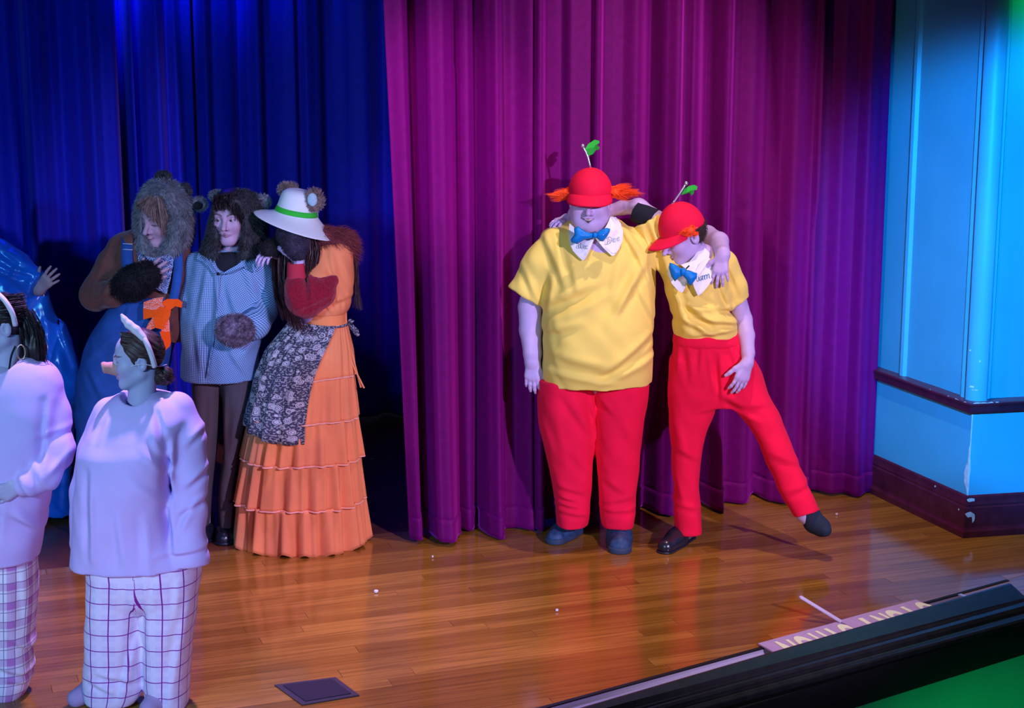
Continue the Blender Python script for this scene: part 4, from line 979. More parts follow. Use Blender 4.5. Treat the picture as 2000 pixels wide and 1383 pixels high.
tr = U([hip, l1, l2], 0.03)
fo = [(1400, 690, 1404, 780, 6, 4), (1385, 690, 1396, 760, 6, -3.5), (1340, 680, 1345, 740, 7, 3), (1365, 675, 1362, 720, 6, 3), (1322, 680, 1320, 720, 5, 2.6), (1420, 675, 1440, 730, 7, 3), (1405, 770, 1450, 800, 9, 4), (1420, 790, 1480, 812, 8, -4), (1310, 800, 1330, 900, 12, 2.5), (1315, 930, 1330, 980, 8, 3), (1320, 880, 1360, 900, 9, 2.5), (1500, 880, 1560, 900, 9, 3), (1520, 950, 1580, 930, 8, 2.5), (1318, 990, 1368, 1000, 7, 2), (1450, 790, 1500, 790, 8, 2.5)]
fb2 = Bf.folds(fo, -40); Bf.sdf('trousers', disp(tr, lambda P: fb2(P) + 0.0022 * wav(P, 22, 8)), M_RED, h=2.2)
V, fs = sdf_mesh(Bf.loft([(645, 1317, 1440, 57, -4), (653, 1316, 1443, 62, -4), (664, 1314, 1447, 64, -4), (672, 1314, 1450, 60, -4)], 2.3, 2), 2.2 / Bf.S); put('waistband', V, fs, M_RED, Bf.root)
Bf.sdf('sock', U(Bf.chain([(1578, 995, -78, 19), (1590, 1018, -86, 18), (1604, 1030, -98, 17), (1612, 1036, -112, 12)]) + [Bf.cap((1584, 1022, -76, ), (1588, 1026, -84), 15)], 0.02), M_SOCK, h=1.6)
shoe(Bf, (1350, 1046), (1291, 1084), M_LEATHER, M_LEATHER, 0.098, 0.08, laces=False, sole_h=0.010, ankle=0.095)
cb1 = [(1306, 520, -64), (1304, 534, -68), (1312, 554, -74), (1322, 566, -76), (1331, 572, -78), (1335, 569, -78), (1342, 552, -78), (1345, 540, -76), (1330, 524, -68)]
cb2 = [(1350, 545, -76), (1356, 562, -76), (1363, 578, -75), (1370, 574, -74), (1382, 560, -70), (1391, 546, -64), (1395, 528, -54), (1394, 510, -42), (1382, 502, -42), (1366, 516, -58)]
nb = [(1329, 517, -62), (1346, 511, -52), (1356, 500, -42), (1366, 484, -30), (1368, 477, -22), (1376, 484, -24), (1386, 494, -32), (1384, 510, -48), (1370, 530, -64), (1362, 540, -70), (1345, 530, -70)]
V, fs = join([plate(Bf, cb1), plate(Bf, cb2), plate(Bf, nb)]); cl = put('collar', V, fs, M_WHITE, Bf.root, smooth=False)
V, fs = script(Bf, 'um', 1365, 549, 17, -79, -0.28, 0.8); put('stitched_letters', V, fs, M_INK2, cl)
V, fs = join([pillow(Bf, [(1332, 526), (1318, 516), (1308, 513), (1306, 522), (1311, 540), (1318, 550), (1326, 543), (1334, 538)], -90, 9), pillow(Bf, [(1334, 526), (1346, 528), (1362, 534), (1361, 542), (1355, 551), (1350, 558), (1344, 556), (1340, 546), (1333, 538)], -92, 10)])
bw = put('bow_tie', V, fs, M_BOW, Bf.root)
V, fs = sdf_mesh(Bf.ell((1334, 531, -95), 6, 6, 8), 1.2 / Bf.S); put('bow_knot', V, fs, M_BOW, bw)
V, fs = tube([Bf.P(1340, 525, -86), Bf.P(1346, 519, -82)], 1.4 / Bf.S, 6); put('clip', V, fs, M_KNIT, bw)
# ============================================================ costumes upstage
M_BROWN = mat('brown_knit', (0.150, 0.062, 0.050), 0.95, bump=0.3, bscale=260, sheen=0.2, vary=0.12, vscale=25)
M_DENIM = mat('blue_denim', (0.016, 0.085, 0.34), 0.85, bump=0.25, bscale=420, vary=0.15, vscale=14)
M_STITCH = mat('pale_stitching', (0.55, 0.62, 0.75), 0.7)
M_FUR = mat('grey_fur', (0.17, 0.19, 0.22), 0.8, vary=0.45, vscale=18)
M_FURD = mat('dark_fur', (0.045, 0.047, 0.055), 0.85, vary=0.5, vscale=25)
M_FURB = mat('black_fur', (0.012, 0.011, 0.016), 0.9, vary=0.4, vscale=30)
M_FURV = mat('mottled_grey_fur', (0.17, 0.13, 0.19), 0.85, vary=0.75, vscale=38)
M_FURT = mat('tan_fur', (0.30, 0.22, 0.19), 0.85, vary=0.4, vscale=30)
M_BLOND = mat('light_brown_hair', (0.25, 0.17, 0.15), 0.5, vary=0.35, vscale=60)
M_DHAIR = mat('dark_brown_hair', (0.060, 0.028, 0.025), 0.5, vary=0.35, vscale=60)
M_BHAIR = mat('black_brown_hair', (0.022, 0.014, 0.016), 0.45, vary=0.35, vscale=60)
def furry(fig, name, f, material, n, length, bias=(0, 0, -0.5), h=2.4, parent=None, width=0.0013, jit=0.5, seed=1, keep=None, relax=1):
    V, fs = sdf_mesh(f, h / fig.S, relax=relax)
    o = put(name, V, fs, material, parent or fig.root)
    V2, f2 = fur(V, fs, n, length, width, bias, jit, keep or (lambda V, N: N[:, 1] < 0.55), seed)
    put('fur_strands', V2, f2, material, o)['kind'] = 'stuff'
    return o
def bandana_mat(name, ground, print_, sc_=150.0, amount=0.42):
    b = NB(name, 0.85); b.pat()
    v = b.n('ShaderNodeTexVoronoi'); v.inputs['Scale'].default_value = sc_ / 2.2; b.link(b.vec, v.inputs['Vector'])
    n = b.n('ShaderNodeTexNoise'); n.inputs['Scale'].default_value = sc_; b.link(b.vec, n.inputs['Vector'])
    ring = b.math('LESS_THAN', b.math('ABSOLUTE', b.math('SUBTRACT', b.math('FRACT', b.math('MULTIPLY', v.outputs['Distance'], 3.0)), 0.5)), 0.17)
    sp_ = b.math('GREATER_THAN', n.outputs['Fac'], 1 - amount)
    return b, b.math('MAXIMUM', ring, sp_), ground, print_

# ------------------------------------------------------------ person in brown jumper and overalls
Cf = Fig(258, 1046, 'person in brown jumper, blue overalls and grey furry eared hood, hand on chest')
hdC = Head(Cf, 311, 425, -18, 104, (-0.42, -0.88, -0.24), (0.10, 0, 1), mouth='smile', eyes='down', neck=(296, 500, 5), tone=(.46, .31, .40), ears=False)
hC = hand(Cf.P(268, 556, -86), Cf.dirn((268, 556, -86), (308, 528, -84)), (0.15, 1, 0), (-0.5, 0, 1), size=0.185, curl=(0.15, 0.12, 0.12, 0.15), spread=0.20, tout=0.8)
trunk = U([Cf.cap((290, 500, 0), (258, 640, 0), 42, 48), Cf.cap((210, 700, 0), (200, 1030, 0), 34, 24), Cf.cap((275, 700, 0), (280, 1030, 0), 34, 24), Cf.cap((240, 490, 0), (192, 572, -14), 20, 18), Cf.cap((192, 572, -14), (260, 558, -82), 18, 15)], 0.03)
build_body(Cf, M_SKIN, [hdC.field(), hC], trunk, [hdC], tone=(.46, .31, .40))
swe = U([Cf.loft([(445, 262, 330, 36, 2), (458, 238, 348, 46), (478, 226, 362, 52), (520, 222, 370, 58), (570, 222, 366, 62), (625, 208, 352, 64)], 2.3)] +
        Cf.chain([(244, 488, 0, 34), (222, 520, -4, 33), (196, 565, -14, 31), (188, 577, -24, 30), (220, 572, -60, 26), (246, 564, -78, 21)]) +
        Cf.chain([(348, 494, 0, 27), (356, 540, 0, 23), (354, 600, -6, 21), (342, 650, -20, 20)]), 0.022)
swe = sub(swe, Cf.ell((302, 464, -34), 40, 52, 44), 0.008)
fC = Cf.folds([(228, 500, 208, 570, 8, 3.5), (215, 480, 190, 560, 7, -2.5), (232, 530, 214, 556, 7, 4), (180, 588, 240, 562, 7, 2.5), (350, 500, 352, 570, 7, 3), (205, 590, 246, 560, 6, -2.5)], -40)
Cf.sdf('jumper', disp(swe, lambda P: fC(P) + 0.002 * wav(P, 28, 2)), M_BROWN, h=2.2)
ov = Cf.loft([(572, 236, 352, 66, -2), (600, 214, 350, 70, -2), (640, 186, 345, 74), (667, 172, 340, 76), (706, 160, 332, 76), (756, 150, 326, 74), (830, 152, 320, 70)], 2.4)
ov = U([ov, Cf.loft([(800, 150, 240, 62), (900, 154, 232, 52), (1040, 160, 228, 44)]), Cf.loft([(800, 236, 322, 62), (900, 240, 318, 52), (1040, 244, 312, 44)])], 0.02)
fC2 = Cf.folds([(190, 640, 300, 640, 8, 2), (180, 700, 230, 660, 8, 3), (250, 600, 240, 640, 6, 2.5), (170, 720, 200, 780, 9, 3), (300, 690, 260, 760, 9, 3)], -60)
ovo = Cf.sdf('overalls', disp(ov, lambda P: fC2(P) + 0.0025 * wav(P, 20, 4)), M_DENIM, h=2.4)
def band(fig, pts, wd, th=2.0):
    """flat strap through (x, y, w) points"""
    Q = smooth_curve([fig.P(*p) for p in pts], 14); s = np.array([1, 0, 0.0]) * wd / 2 / fig.S; n = np.array([0, -1, 0.0]) * th / fig.S
    V = np.stack([Q - s + n, Q + s + n, Q + s - n, Q - s - n], 0).reshape(-1, 3)
    i = np.arange(4); return V, [grid_faces(4, 14, True)]
V, fs = band(Cf, [(252, 458, 2), (249, 464, -30), (248, 490, -53), (250, 530, -62), (256, 580, -70)], 21); sp1 = put('strap', V, fs, M_DENIM, ovo)
V, fs = band(Cf, [(344, 478, -20), (348, 500, -48), (347, 540, -58), (338, 590, -68)], 17); put('strap', V, fs, M_DENIM, ovo)
for t_ in [tube([Cf.P(240, y_, -56), Cf.P(259, y_ + 1, -57)], 0.9 / Cf.S, 5) for y_ in (476, 487)]: put('stitching', *t_, M_STITCH, ovo)
V, fs = sdf_mesh(Cf.ell((253, 580, -83), 5, 4, 4), 1.2 / Cf.S); put('buckle', V, fs, M_SILVER, ovo)
b, f_, g_, p_ = bandana_mat('navy_bandana', (0.015, 0.06, 0.24), (0.45, 0.55, 0.72)); M_BAND = b.out(b.mix(f_, g_, p_))
pts = [(268, 492, -50), (284, 500, -64), (300, 504, -66), (320, 500, -62), (340, 492, -50), (338, 520, -60), (333, 545, -66), (326, 574, -68), (304, 564, -72), (286, 548, -70), (272, 520, -64)]
V, fs = prism([Cf.P(*p) for p in pts], (0, -1, 0.1), 3 / Cf.S); put('neckerchief', V, fs, M_BAND, Cf.root, smooth=False, pat=V[:, [0, 2]])
hood = Cf.loft([(350, 306, 326, 16, 6), (356, 292, 340, 32, 6), (372, 279, 358, 50, 4), (395, 269, 370, 58, 2), (420, 265, 375, 62, 0), (450, 265, 376, 62, -2), (475, 268, 370, 60, -4), (492, 272, 358, 54, -8), (503, 276, 346, 46, -12), (512, 282, 330, 30, -16)], 2.2, 8)
hood = sub(hood, U([Cf.ell((303, 436, -62), 28, 58, 54), Cf.cap((299, 446, -70), (295, 484, -72), 27, 24), Cf.cap((302, 482, -72), (318, 530, -76), 24, 20)], 0.03), 0.012)
hood = U([hood, Cf.cap((268, 486, -40), (286, 508, -50), 8, 7), Cf.cap((352, 440, -46), (340, 490, -50), 17, 10)], 0.02)
keepf = lambda V, N: (N[:, 1] < 0.5)
ho = furry(Cf, 'hood', hood, M_FUR, 12000, 0.020, (0.0, -0.1, -0.6), 2.2, seed=4)
for (x, y, w, rx, ry, dk) in ((389, 399, 8, 15, 13, 1), (319, 346, 14, 15, 11, 0), (362, 374, 10, 10, 15, 0)):
    e = sub(Cf.ell((x, y, w), rx, 9, ry), Cf.ell((x - 2, y + 2, w - 9), rx * .66, 8, ry * .62), 0.004)
    furry(Cf, 'ear', e, M_FUR if dk else M_FURD, 700, 0.012, (0, 0, 0.1), 1.5, ho, seed=int(x))
    if dk: put('ear_lining', *sdf_mesh(Cf.ell((x - 3, y + 3, w - 8), rx * .62, 5, ry * .6), 1.4 / Cf.S), M_FURB, ho)
gl = U(Cf.chain([(240, 562, -76, 24), (262, 552, -88, 30), (284, 540, -90, 27)]), 0.02)
furry(Cf, 'fur_glove', gl, M_FURB, 4500, 0.016, (0.2, 0, -0.3), 2.2, seed=8)
# fringe over the forehead
gs = [[hdC.Wd(np.array(p)) for p in g] for g in
      ([(0.0, -0.18, 0.47), (-0.12, -0.36, 0.38), (-0.20, -0.34, 0.32)], [(0.03, -0.20, 0.47), (-0.05, -0.38, 0.35), (-0.11, -0.40, 0.27)], [(0.06, -0.22, 0.46), (0.05, -0.40, 0.30), (0.07, -0.41, 0.18)],
       [(0.10, -0.20, 0.46), (0.15, -0.37, 0.25), (0.20, -0.35, 0.06)], [(0.14, -0.16, 0.46), (0.25, -0.28, 0.15), (0.28, -0.28, -0.24)], [(0.18, -0.10, 0.46), (0.32, -0.18, 0.15), (0.32, -0.18, -0.26)])]
V, fs = strands(gs, 330, 0.0045, 0.0016, seed=6, seg=7, tip=0.3); put('hair', V, fs, M_BLOND, Cf.root)

# the orange bandana hanging from the hip pocket
b, f_, g_, p_ = bandana_mat('orange_bandana', (1.0, 0.11, 0.006), (0.95, 0.50, 0.48), 170.0, 0.36); M_OB = b.m
u_, v_ = b.pat(); edge = b.math('GREATER_THAN', v_, 0.5); b.out(b.mix(b.math('MULTIPLY', f_, edge), g_, p_))
def flap(poly, wv, printed, w0=-86):
    P = np.array([Cf.P(p[0], p[1], p[2] if len(p) > 2 else w0) for p in poly]); V, fs = prism(P, (0.15, -1, 0.1), 2.4 / Cf.S)
    pt = np.stack([V[:, 0] * 1.0, V[:, 2] + (10 if printed else -10), V[:, 1]], 1); return V, fs, pt
FL = [([(281, 590, -84), (300, 583, -90), (320, 580, -92), (316, 592, -96), (322, 600, -98), (300, 606, -96), (280, 602, -90)], 1), ([(280, 602, -90), (300, 606, -96), (323, 598, -99), (318, 612, -98), (305, 618, -97), (280, 624, -92)], 0),
      ([(316, 590, -92), (326, 584, -90), (348, 584, -80), (356, 590, -74), (355, 601, -74), (342, 598, -82), (333, 606, -90), (322, 604, -96)], 0), ([(320, 602, -99), (334, 604, -92), (332, 618, -92), (318, 644, -96), (303, 640, -97), (299, 620, -97)], 0),
      ([(299, 618, -95), (304, 640, -95), (290, 646, -92), (283, 646, -90), (290, 632, -92)], 1), ([(328, 606, -90), (331, 630, -89), (332, 650, -89), (314, 652, -92), (318, 634, -96)], 1),
      ([(312, 648, -96), (332, 648, -90), (334, 670, -92), (322, 684, -96), (318, 668, -97)], 0), ([(319, 672, -99), (333, 669, -95), (332, 676, -96), (322, 685, -98)], 0)]
pv = [flap(p, 0, q) for p, q in FL]; V, fs = join([(a, b_) for a, b_, _ in pv]); pt = np.vstack([c for _, _, c in pv])
ob = put('orange_bandana', V, fs, M_OB, loc=Cf.P(312, 640, -92), smooth=False, pat=pt)
tag(ob, 'bright orange printed bandana hanging from the hip of the blue overalls', 'bandana')

# ------------------------------------------------------------ person in checked coat
Df = Fig(442, 1050, 'person in blue checked coat and dark furry eared hood, furry cuff held in front')
hdD = Head(Df, 450, 423, -16, 101, (-0.13, -0.98, -0.10), (0, 0, 1), mouth='rest', eyes='open', neck=(452, 512, 2), tone=(.46, .33, .46), ears=False, lipc=(.38, .20, .28)); hdD.look = 0.012
trunk = U([Df.cap((450, 566, 4), (440, 700, 0), 44, 55), Df.cap((405, 740, 0), (402, 1030, 0), 16, 9), Df.cap((464, 740, 0), (446, 1030, 0), 16, 9), Df.cap((505, 520, 0), (510, 600, -20), 20, 18), Df.cap((510, 600, -20), (470, 642, -85), 18, 15)], 0.03)
build_body(Df, M_SKIN, [hdD.field()], trunk, [hdD], tone=(.46, .33, .46))
Df.sdf('black_top', U([Df.loft([(490, 424, 478, 30, -6), (500, 412, 482, 36, -10), (522, 410, 478, 40, -12), (534, 412, 470, 38, -10)], 2.2), ], 0), M_KNIT, h=2.2)
b = NB('checked_cloth', 0.7); u_, v_ = b.pat(); per = 0.0082
cu_ = b.line(u_, per, per * 0.42); cv_ = b.line(v_, per, per * 0.42)
c_ = b.mix(b.math('MULTIPLY', b.math('ADD', cu_, cv_), 0.5), (0.30, 0.52, 0.80), (0.010, 0.045, 0.15)); M_CHECK = b.out(c_)
coat = Df.loft([(486, 408, 490, 36, 2), (496, 388, 512, 46), (515, 374, 527, 54), (545, 367, 530, 60), (590, 362, 524, 66, -2), (640, 359, 514, 68, -2), (690, 356, 506, 70, -2), (738, 354, 504, 68, -2), (746, 354, 504, 67, -2)], 2.3)
coat = hollow(coat, Df.P(430, 736, 0), np.array([-0.02, 0, -1.0]), 0.05, 0.028)
vneck = Df.ell((440, 490, -62), 33, 40, 44); coat = sub(coat, vneck, 0.01)
sl = U(Df.chain([(508, 516, 0, 26), (518, 560, -6, 27), (512, 606, -22, 29), (498, 632, -62, 30)]), 0.02)
sl2 = U(Df.chain([(386, 518, 0, 26), (376, 590, -8, 26), (380, 660, -20, 25), (392, 712, -26, 23)]), 0.02)
coat = U([coat, sl, sl2], 0.016)
fo = [(428, 540, 405, 720, 11, 5), (430, 540, 440, 720, 10, -4), (440, 560, 470, 640, 10, 4), (470, 520, 500, 600, 10, 3.5), (400, 520, 385, 620, 8, 3.5), (445, 680, 480, 740, 10, 4), (380, 640, 390, 720, 8, 3), (500, 540, 520, 600, 8, 3), (495, 655, 470, 690, 9, 4), (415, 600, 400, 735, 9, -4)]
fD = Df.folds(fo, -55); ccx = Df.P(440, 600, 0)
V, fs = sdf_mesh(disp(coat, lambda P: fD(P) + 0.002 * wav(P, 24, 9)), 2.2 / Df.S)
def coat_pat(V):
    x = V[:, 0] - ccx[0]; y = V[:, 1] - ccx[1]; xe_ = np.interp(-V[:, 2], [-Df.P(426, 540, 0)[2], -Df.P(404, 738, 0)[2]], [Df.P(427, 540, -70)[0], Df.P(405, 738, -74)[0]]); right = (V[:, 0] > xe_).astype(float)
    u = np.arctan2(x, -y) * 0.17; z = V[:, 2]
    return np.stack([u * (1 - right) + right * (u * 0.86 + z * 0.5) * 1.0, z * (1 - right) + right * (z * 0.86 - u * 0.5)], 1)
co = put('coat', V, fs, M_CHECK, Df.root, pat=coat_pat(V))
lap = [([(388, 494, -26), (404, 504, -48), (425, 536, -66), (420, 536, -66), (398, 512, -50), (384, 506, -34)], 0), ([(428, 537, -68), (452, 524, -62), (478, 508, -50), (492, 498, -34), (506, 520, -44), (498, 532, -56), (480, 520, -58), (450, 534, -68)], 1)]
V, fs = join([prism([Df.P(*p) for p in l], (0, -1, .2), 3 / Df.S) for l, _ in lap]); put('lapel', V, fs, M_CHECK, co, smooth=False, pat=np.stack([V[:, 0] * .8 + V[:, 2] * .6, V[:, 2] * .8 - V[:, 0] * .6], 1))
V, fs = sdf_mesh(Df.ell((426, 535, -72), 3.4, 2.5, 3.4), 0.9 / Df.S); put('button', V, fs, M_KNIT, co)
V, fs = tube(smooth_curve([Df.P(426, 540, -70), Df.P(424, 600, -76), Df.P(418, 660, -78), Df.P(410, 700, -76), Df.P(404, 738, -74)], 24), 1.2 / Df.S, 6); put('front_edge', V, fs, M_CHECK, co, pat=V[:, [0, 2]])
ptm = mat('grey_trouser_cloth', (0.085, 0.070, 0.082), 0.9, bump=0.15, bscale=400, vary=0.12)
pt = U([Df.loft([(715, 374, 434, 46), (760, 377, 433, 46), (815, 380, 430, 43), (870, 382, 424, 39), (950, 380, 415, 33), (1024, 380, 410, 29)], 2.3), Df.loft([(715, 430, 497, 46), (760, 433, 495, 46), (815, 435, 485, 43), (890, 437, 469, 37), (950, 429, 461, 33), (1000, 428, 460, 31), (1026, 430, 459, 30)], 2.3)], 0.01)
fD2 = Df.folds([(436, 770, 432, 900, 6, 3), (410, 760, 405, 860, 8, 2.5), (455, 780, 450, 880, 9, 2.5), (430, 985, 458, 975, 6, 2.5), (430, 1000, 460, 1005, 6, 2), (470, 760, 460, 820, 8, 2)], -40)
Df.sdf('trousers', disp(pt, fD2), ptm, h=2.2)
shoe(Df, (448, 1036), (436, 1066), M_LEATHER, M_LEATHER, 0.10, 0.08, laces=False, sole_h=0.014, ankle=0.10); shoe(Df, (402, 1036), (396, 1062), M_LEATHER, M_LEATHER, 0.10, 0.08, laces=False, sole_h=0.014, ankle=0.10)
hood = Df.loft([(374, 450, 480, 22, 2), (378, 438, 491, 44, 0), (386, 428, 501, 56, -2), (396, 423, 506, 60, 0), (412, 418, 510, 58, 2), (440, 411, 513, 60), (465, 404, 516, 60), (485, 397, 520, 58), (500, 392, 520, 52), (508, 396, 512, 46)], 2.2, 8)
hood = sub(hood, U([Df.ell((449, 441, -60), 27, 54, 48), Df.cap((450, 450, -66), (441, 520, -66), 25, 30), Df.cap((450, 450, -30), (446, 510, -30), 22, 24)], 0.02), 0.012)
ho = furry(Df, 'hood', hood, M_FURD, 11000, 0.022, (0, -0.15, -0.6), 2.2, seed=14)
for (x, y, rx, ry) in ((424, 383, 14, 9), (511, 394, 16, 13)):
    e = sub(Df.ell((x, y, 6), rx, 9, ry), Df.ell((x, y + 3, -4), rx * .62, 8, ry * .6), 0.004)
    furry(Df, 'ear', e, M_FUR, 800, 0.013, (0, 0, 0.1), 1.5, ho, seed=int(x))
gs = [[hdD.Wd(np.array(p)) for p in g] for g in ([(-0.20, -0.22, 0.42), (-0.20, -0.34, 0.28), (-0.17, -0.36, 0.20)], [(-0.06, -0.26, 0.44), (-0.07, -0.38, 0.30), (-0.05, -0.39, 0.22)], [(0.08, -0.26, 0.44), (0.08, -0.38, 0.30), (0.10, -0.38, 0.22)], [(0.18, -0.2, 0.44), (0.22, -0.34, 0.22), (0.26, -0.28, 0.0)], [(0.22, -0.15, 0.42), (0.29, -0.24, 0.15), (0.31, -0.2, -0.2)])]
V1, f1 = strands(gs, 300, 0.006, 0.0020, seed=16, seg=7, tip=0.3, wavy=0.004)
V2, f2 = sdf_mesh(hdD.local(lambda q: smax(ell((0, 0.05, 0.13), (0.345, 0.435, 0.40))(q), np.maximum(0.30 - q[:, 2] - 0.8 * np.maximum(0, q[:, 1] + 0.1), -1), 0.03)), 2.2 / Df.S)
V, fs = join([(V1, f1), (V2, f2)]); put('hair', V, fs, M_BHAIR, Df.root)
furry(Df, 'fur_cuff', Df.ell((459, 645, -98), 35, 26, 29), M_FURV, 4200, 0.014, (-0.1, 0, -0.3), 2.0, seed=18)

# ------------------------------------------------------------ person in orange dress
Ef = Fig(592, 1058, 'person in orange tiered dress and white sun hat hiding the face with a gloved hand')
hdE = Head(Ef, 583, 438, -4, 98, (-0.78, -0.50, -0.38), (0.1, 0, 1), neck=(622, 500, 6), tone=(.46, .34, .5))
eh = hand(Ef.P(583, 506, -60), Ef.dirn((583, 506, -60), (560, 455, -46)), (-0.35, 0.9, 0), (-1, 0, 0.2), size=0.185, curl=(0.15, 0.15, 0.15, 0.18), spread=0.06, tout=0.5)
es = hand(Ef.P(538, 486, -30), Ef.dirn((538, 486, -30), (516, 500, -58)), (0.0, 0.5, -0.9), (-0.6, -0.6, 0), size=0.15, curl=(0.5, 0.5, 0.5, 0.5), spread=0.10, tout=0.2)
trunk = U([Ef.cap((640, 510, 0), (630, 620, 0), 36, 42), Ef.cap((600, 690, 0), (600, 1040, 0), 40, 30), Ef.cap((640, 530, -10), (596, 602, -50), 18, 16), Ef.cap((596, 602, -50), (583, 506, -62), 16, 11), Ef.cap((610, 510, 20), (536, 494, -28), 18, 12)], 0.03)
build_body(Ef, M_SKIN, [hdE.field(), es, cut(eh, Ef.P(583, 512, -62), (0, 0, -1)), U([Ef.cap((586, 518, -62), (584, 496, -62), 12.5, 12.5)], 0)], trunk, [hdE])
M_OR = mat('orange_cotton', (0.86, 0.28, 0.11), 0.9, bump=0.18, bscale=260, vary=0.05, vscale=8)
M_ORT = mat('orange_shirring', (0.92, 0.29, 0.10), 0.9, bump=0.5, bscale=180)
bod = U([Ef.loft([(462, 618, 668, 26, 6), (474, 598, 684, 38, 6), (495, 586, 690, 48, 4), (530, 580, 691, 54), (570, 580, 689, 54), (598, 588, 684, 50), (612, 598, 676, 46)], 2.2), Ef.cap((640, 520, -24), (620, 545, -48), 30, 26)], 0.02)
fE = Ef.folds([(640, 490, 655, 560, 7, 3), (660, 500, 680, 560, 7, 3), (620, 600, 680, 585, 6, 3), (640, 530, 675, 590, 7, -2.5), (655, 575, 660, 606, 5, 2.5), (630, 590, 645, 610, 4, 2.5), (648, 588, 655, 610, 4, 2.5), (668, 588, 670, 608, 4, 2.5)], -48)
Ef.sdf('bodice', disp(bod, lambda P: fE(P) + 0.0015 * wav(P, 30, 3)), M_OR, h=2.0)
V, fs = sdf_mesh(Ef.loft([(602, 594, 680, 46), (609, 598, 676, 45), (630, 592, 676, 46), (636, 588, 678, 47)], 2.2, 2), 2.0 / Ef.S); put('waistband', V, fs, M_ORT, Ef.root)
# tiered skirt: rings of (y, left, right); every tier gathered at its seam
SK = [(628, 572, 678), (680, 528, 689), (729, 508, 693), (811, 487, 699), (890, 472, 706), (973, 462, 712), (1062, 459, 718)]
ky = np.array([k_[0] for k_ in SK], float)
def skirt_ring(y): return np.interp(y, ky, [k_[1] for k_ in SK]), np.interp(y, ky, [k_[2] for k_ in SK])
def skirt_pt(th, y, r, out=0.0):
    xl, xr = skirt_ring(y); p = Ef.P((xl + xr) / 2, y, 0); a = (xr - xl) / 2 / Ef.S
    return p + np.array([math.cos(th) * (a * r + out), math.sin(th) * (a * 0.80 * r + out), 0])
def tier(y0, y1, seed, flare, ruff, drop=0, nth=300, nz=14):
    r = np.random.default_rng(seed); th = np.linspace(0, 2 * pi, nth, endpoint=False)
    fr = r.integers(14, 19); f2 = r.integers(27, 36); f3 = r.integers(40, 52); p_ = r.uniform(0, 6, 4)
    w0 = np.sin(fr * th + p_[0] + 1.2 * np.sin(3 * th + p_[3])); wv = np.sign(w0) * np.abs(w0) ** 1.6 * 0.6 + 0.35 * np.sin(f2 * th + p_[1] + np.sin(5 * th)); g = np.sin(f3 * th + p_[2])
    V = np.zeros((nth, nz, 3))
    for j, t in enumerate(np.linspace(0, 1, nz)):
        y = y0 + (y1 - y0) * t; xl, xr = skirt_ring(y); c = Ef.P((xl + xr) / 2, y, 0); a = (xr - xl) / 2 / Ef.S
        prof = 1 + flare * math.sin(min(t * 1.6, 1) * pi / 2) - 0.02 * (1 - t)
        m = prof + ruff * (0.5 + 0.5 * t) * wv + 0.010 * (1 - t) ** 2 * g
        V[:, j, 0] = c[0] + np.cos(th) * a * m; V[:, j, 1] = c[1] + np.sin(th) * a * 0.80 * m; V[:, j, 2] = c[2] + (drop * t * wv / Ef.S if drop else 0) + 0.004 * np.sin(4 * th + seed) * t
    return V.reshape(-1, 3), [grid_faces(nth, nz, True)], V
edges = [628, 729, 811, 890, 973, 1058]
sk = None
for i in range(5):
    V, fs, Vg = tier(edges[i] - (2 if i else 0), edges[i + 1] + (1 if i < 4 else 0), 30 + i, 0.004 if i else 0.0, 0.034 + 0.020 * i, 9 if i == 4 else 0)
    if sk is None: sk = put('skirt', V, fs, M_OR, Ef.root, solid=0.003)
    else: put('tier', V, fs, M_OR, sk, solid=0.003)
    if i < 4:
        top = Vg[:, -1, :]; sel = np.r_[np.arange(150, 300), np.arange(0, 6)]
        V, fs = tube(top[sel] * 1.0 + np.array([0, -0.006, 0.002]), 0.0042, 6); put('piping', V, fs, mat('peach_piping', (0.85, 0.42, 0.30), 0.8) if i == 0 else bpy.data.materials['peach_piping'], sk)
# apron
b = NB('apron_print', 0.85); b.pat()
v = b.n('ShaderNodeTexVoronoi'); v.inputs['Scale'].default_value = 30; b.link(b.vec, v.inputs['Vector'])
n_ = b.n('ShaderNodeTexNoise'); n_.inputs['Scale'].default_value = 130; n_.inputs['Detail'].default_value = 2; b.link(b.vec, n_.inputs['Vector'])
rose = b.math('MULTIPLY', b.math('LESS_THAN', v.outputs['Distance'], 0.42), b.math('GREATER_THAN', b.math('FRACT', b.math('MULTIPLY', v.outputs['Distance'], 7.0)), 0.38))
vine = b.math('GREATER_THAN', n_.outputs['Fac'], 0.54)
M_APRON = b.out(b.mix(b.math('MAXIMUM', rose, b.math('MULTIPLY', vine, 0.6)), (0.050, 0.050, 0.085), (0.50, 0.50, 0.56)))
nt_, nz_ = 90, 30; V = np.zeros((nt_, nz_, 3)); pt = np.zeros((nt_, nz_, 2)); r = np.random.default_rng(8)
for i, u in enumerate(np.linspace(0, 1, nt_)):
    for j, t in enumerate(np.linspace(0, 1, nz_)):
        th = pi * (0.90 + u * (0.64 + 0.16 * (1 - t) ** 3)) ; yb = 812 + 34 * min(1, u * 1.35) ; y = 630 + (yb - 630) * t
        wv = 0.010 * math.sin(u * 30 + 0.6) * t + 0.005 * math.sin(u * 71) * (1 - 0.4 * t)
        V[i, j] = skirt_pt(th, y, 1.03, 0.010 + wv); pt[i, j] = (u * 0.34, t * 0.55)
ap = put('apron', V.reshape(-1, 3), [grid_faces(nt_, nz_)], M_APRON, Ef.root, solid=0.003, pat=pt.reshape(-1, 2))
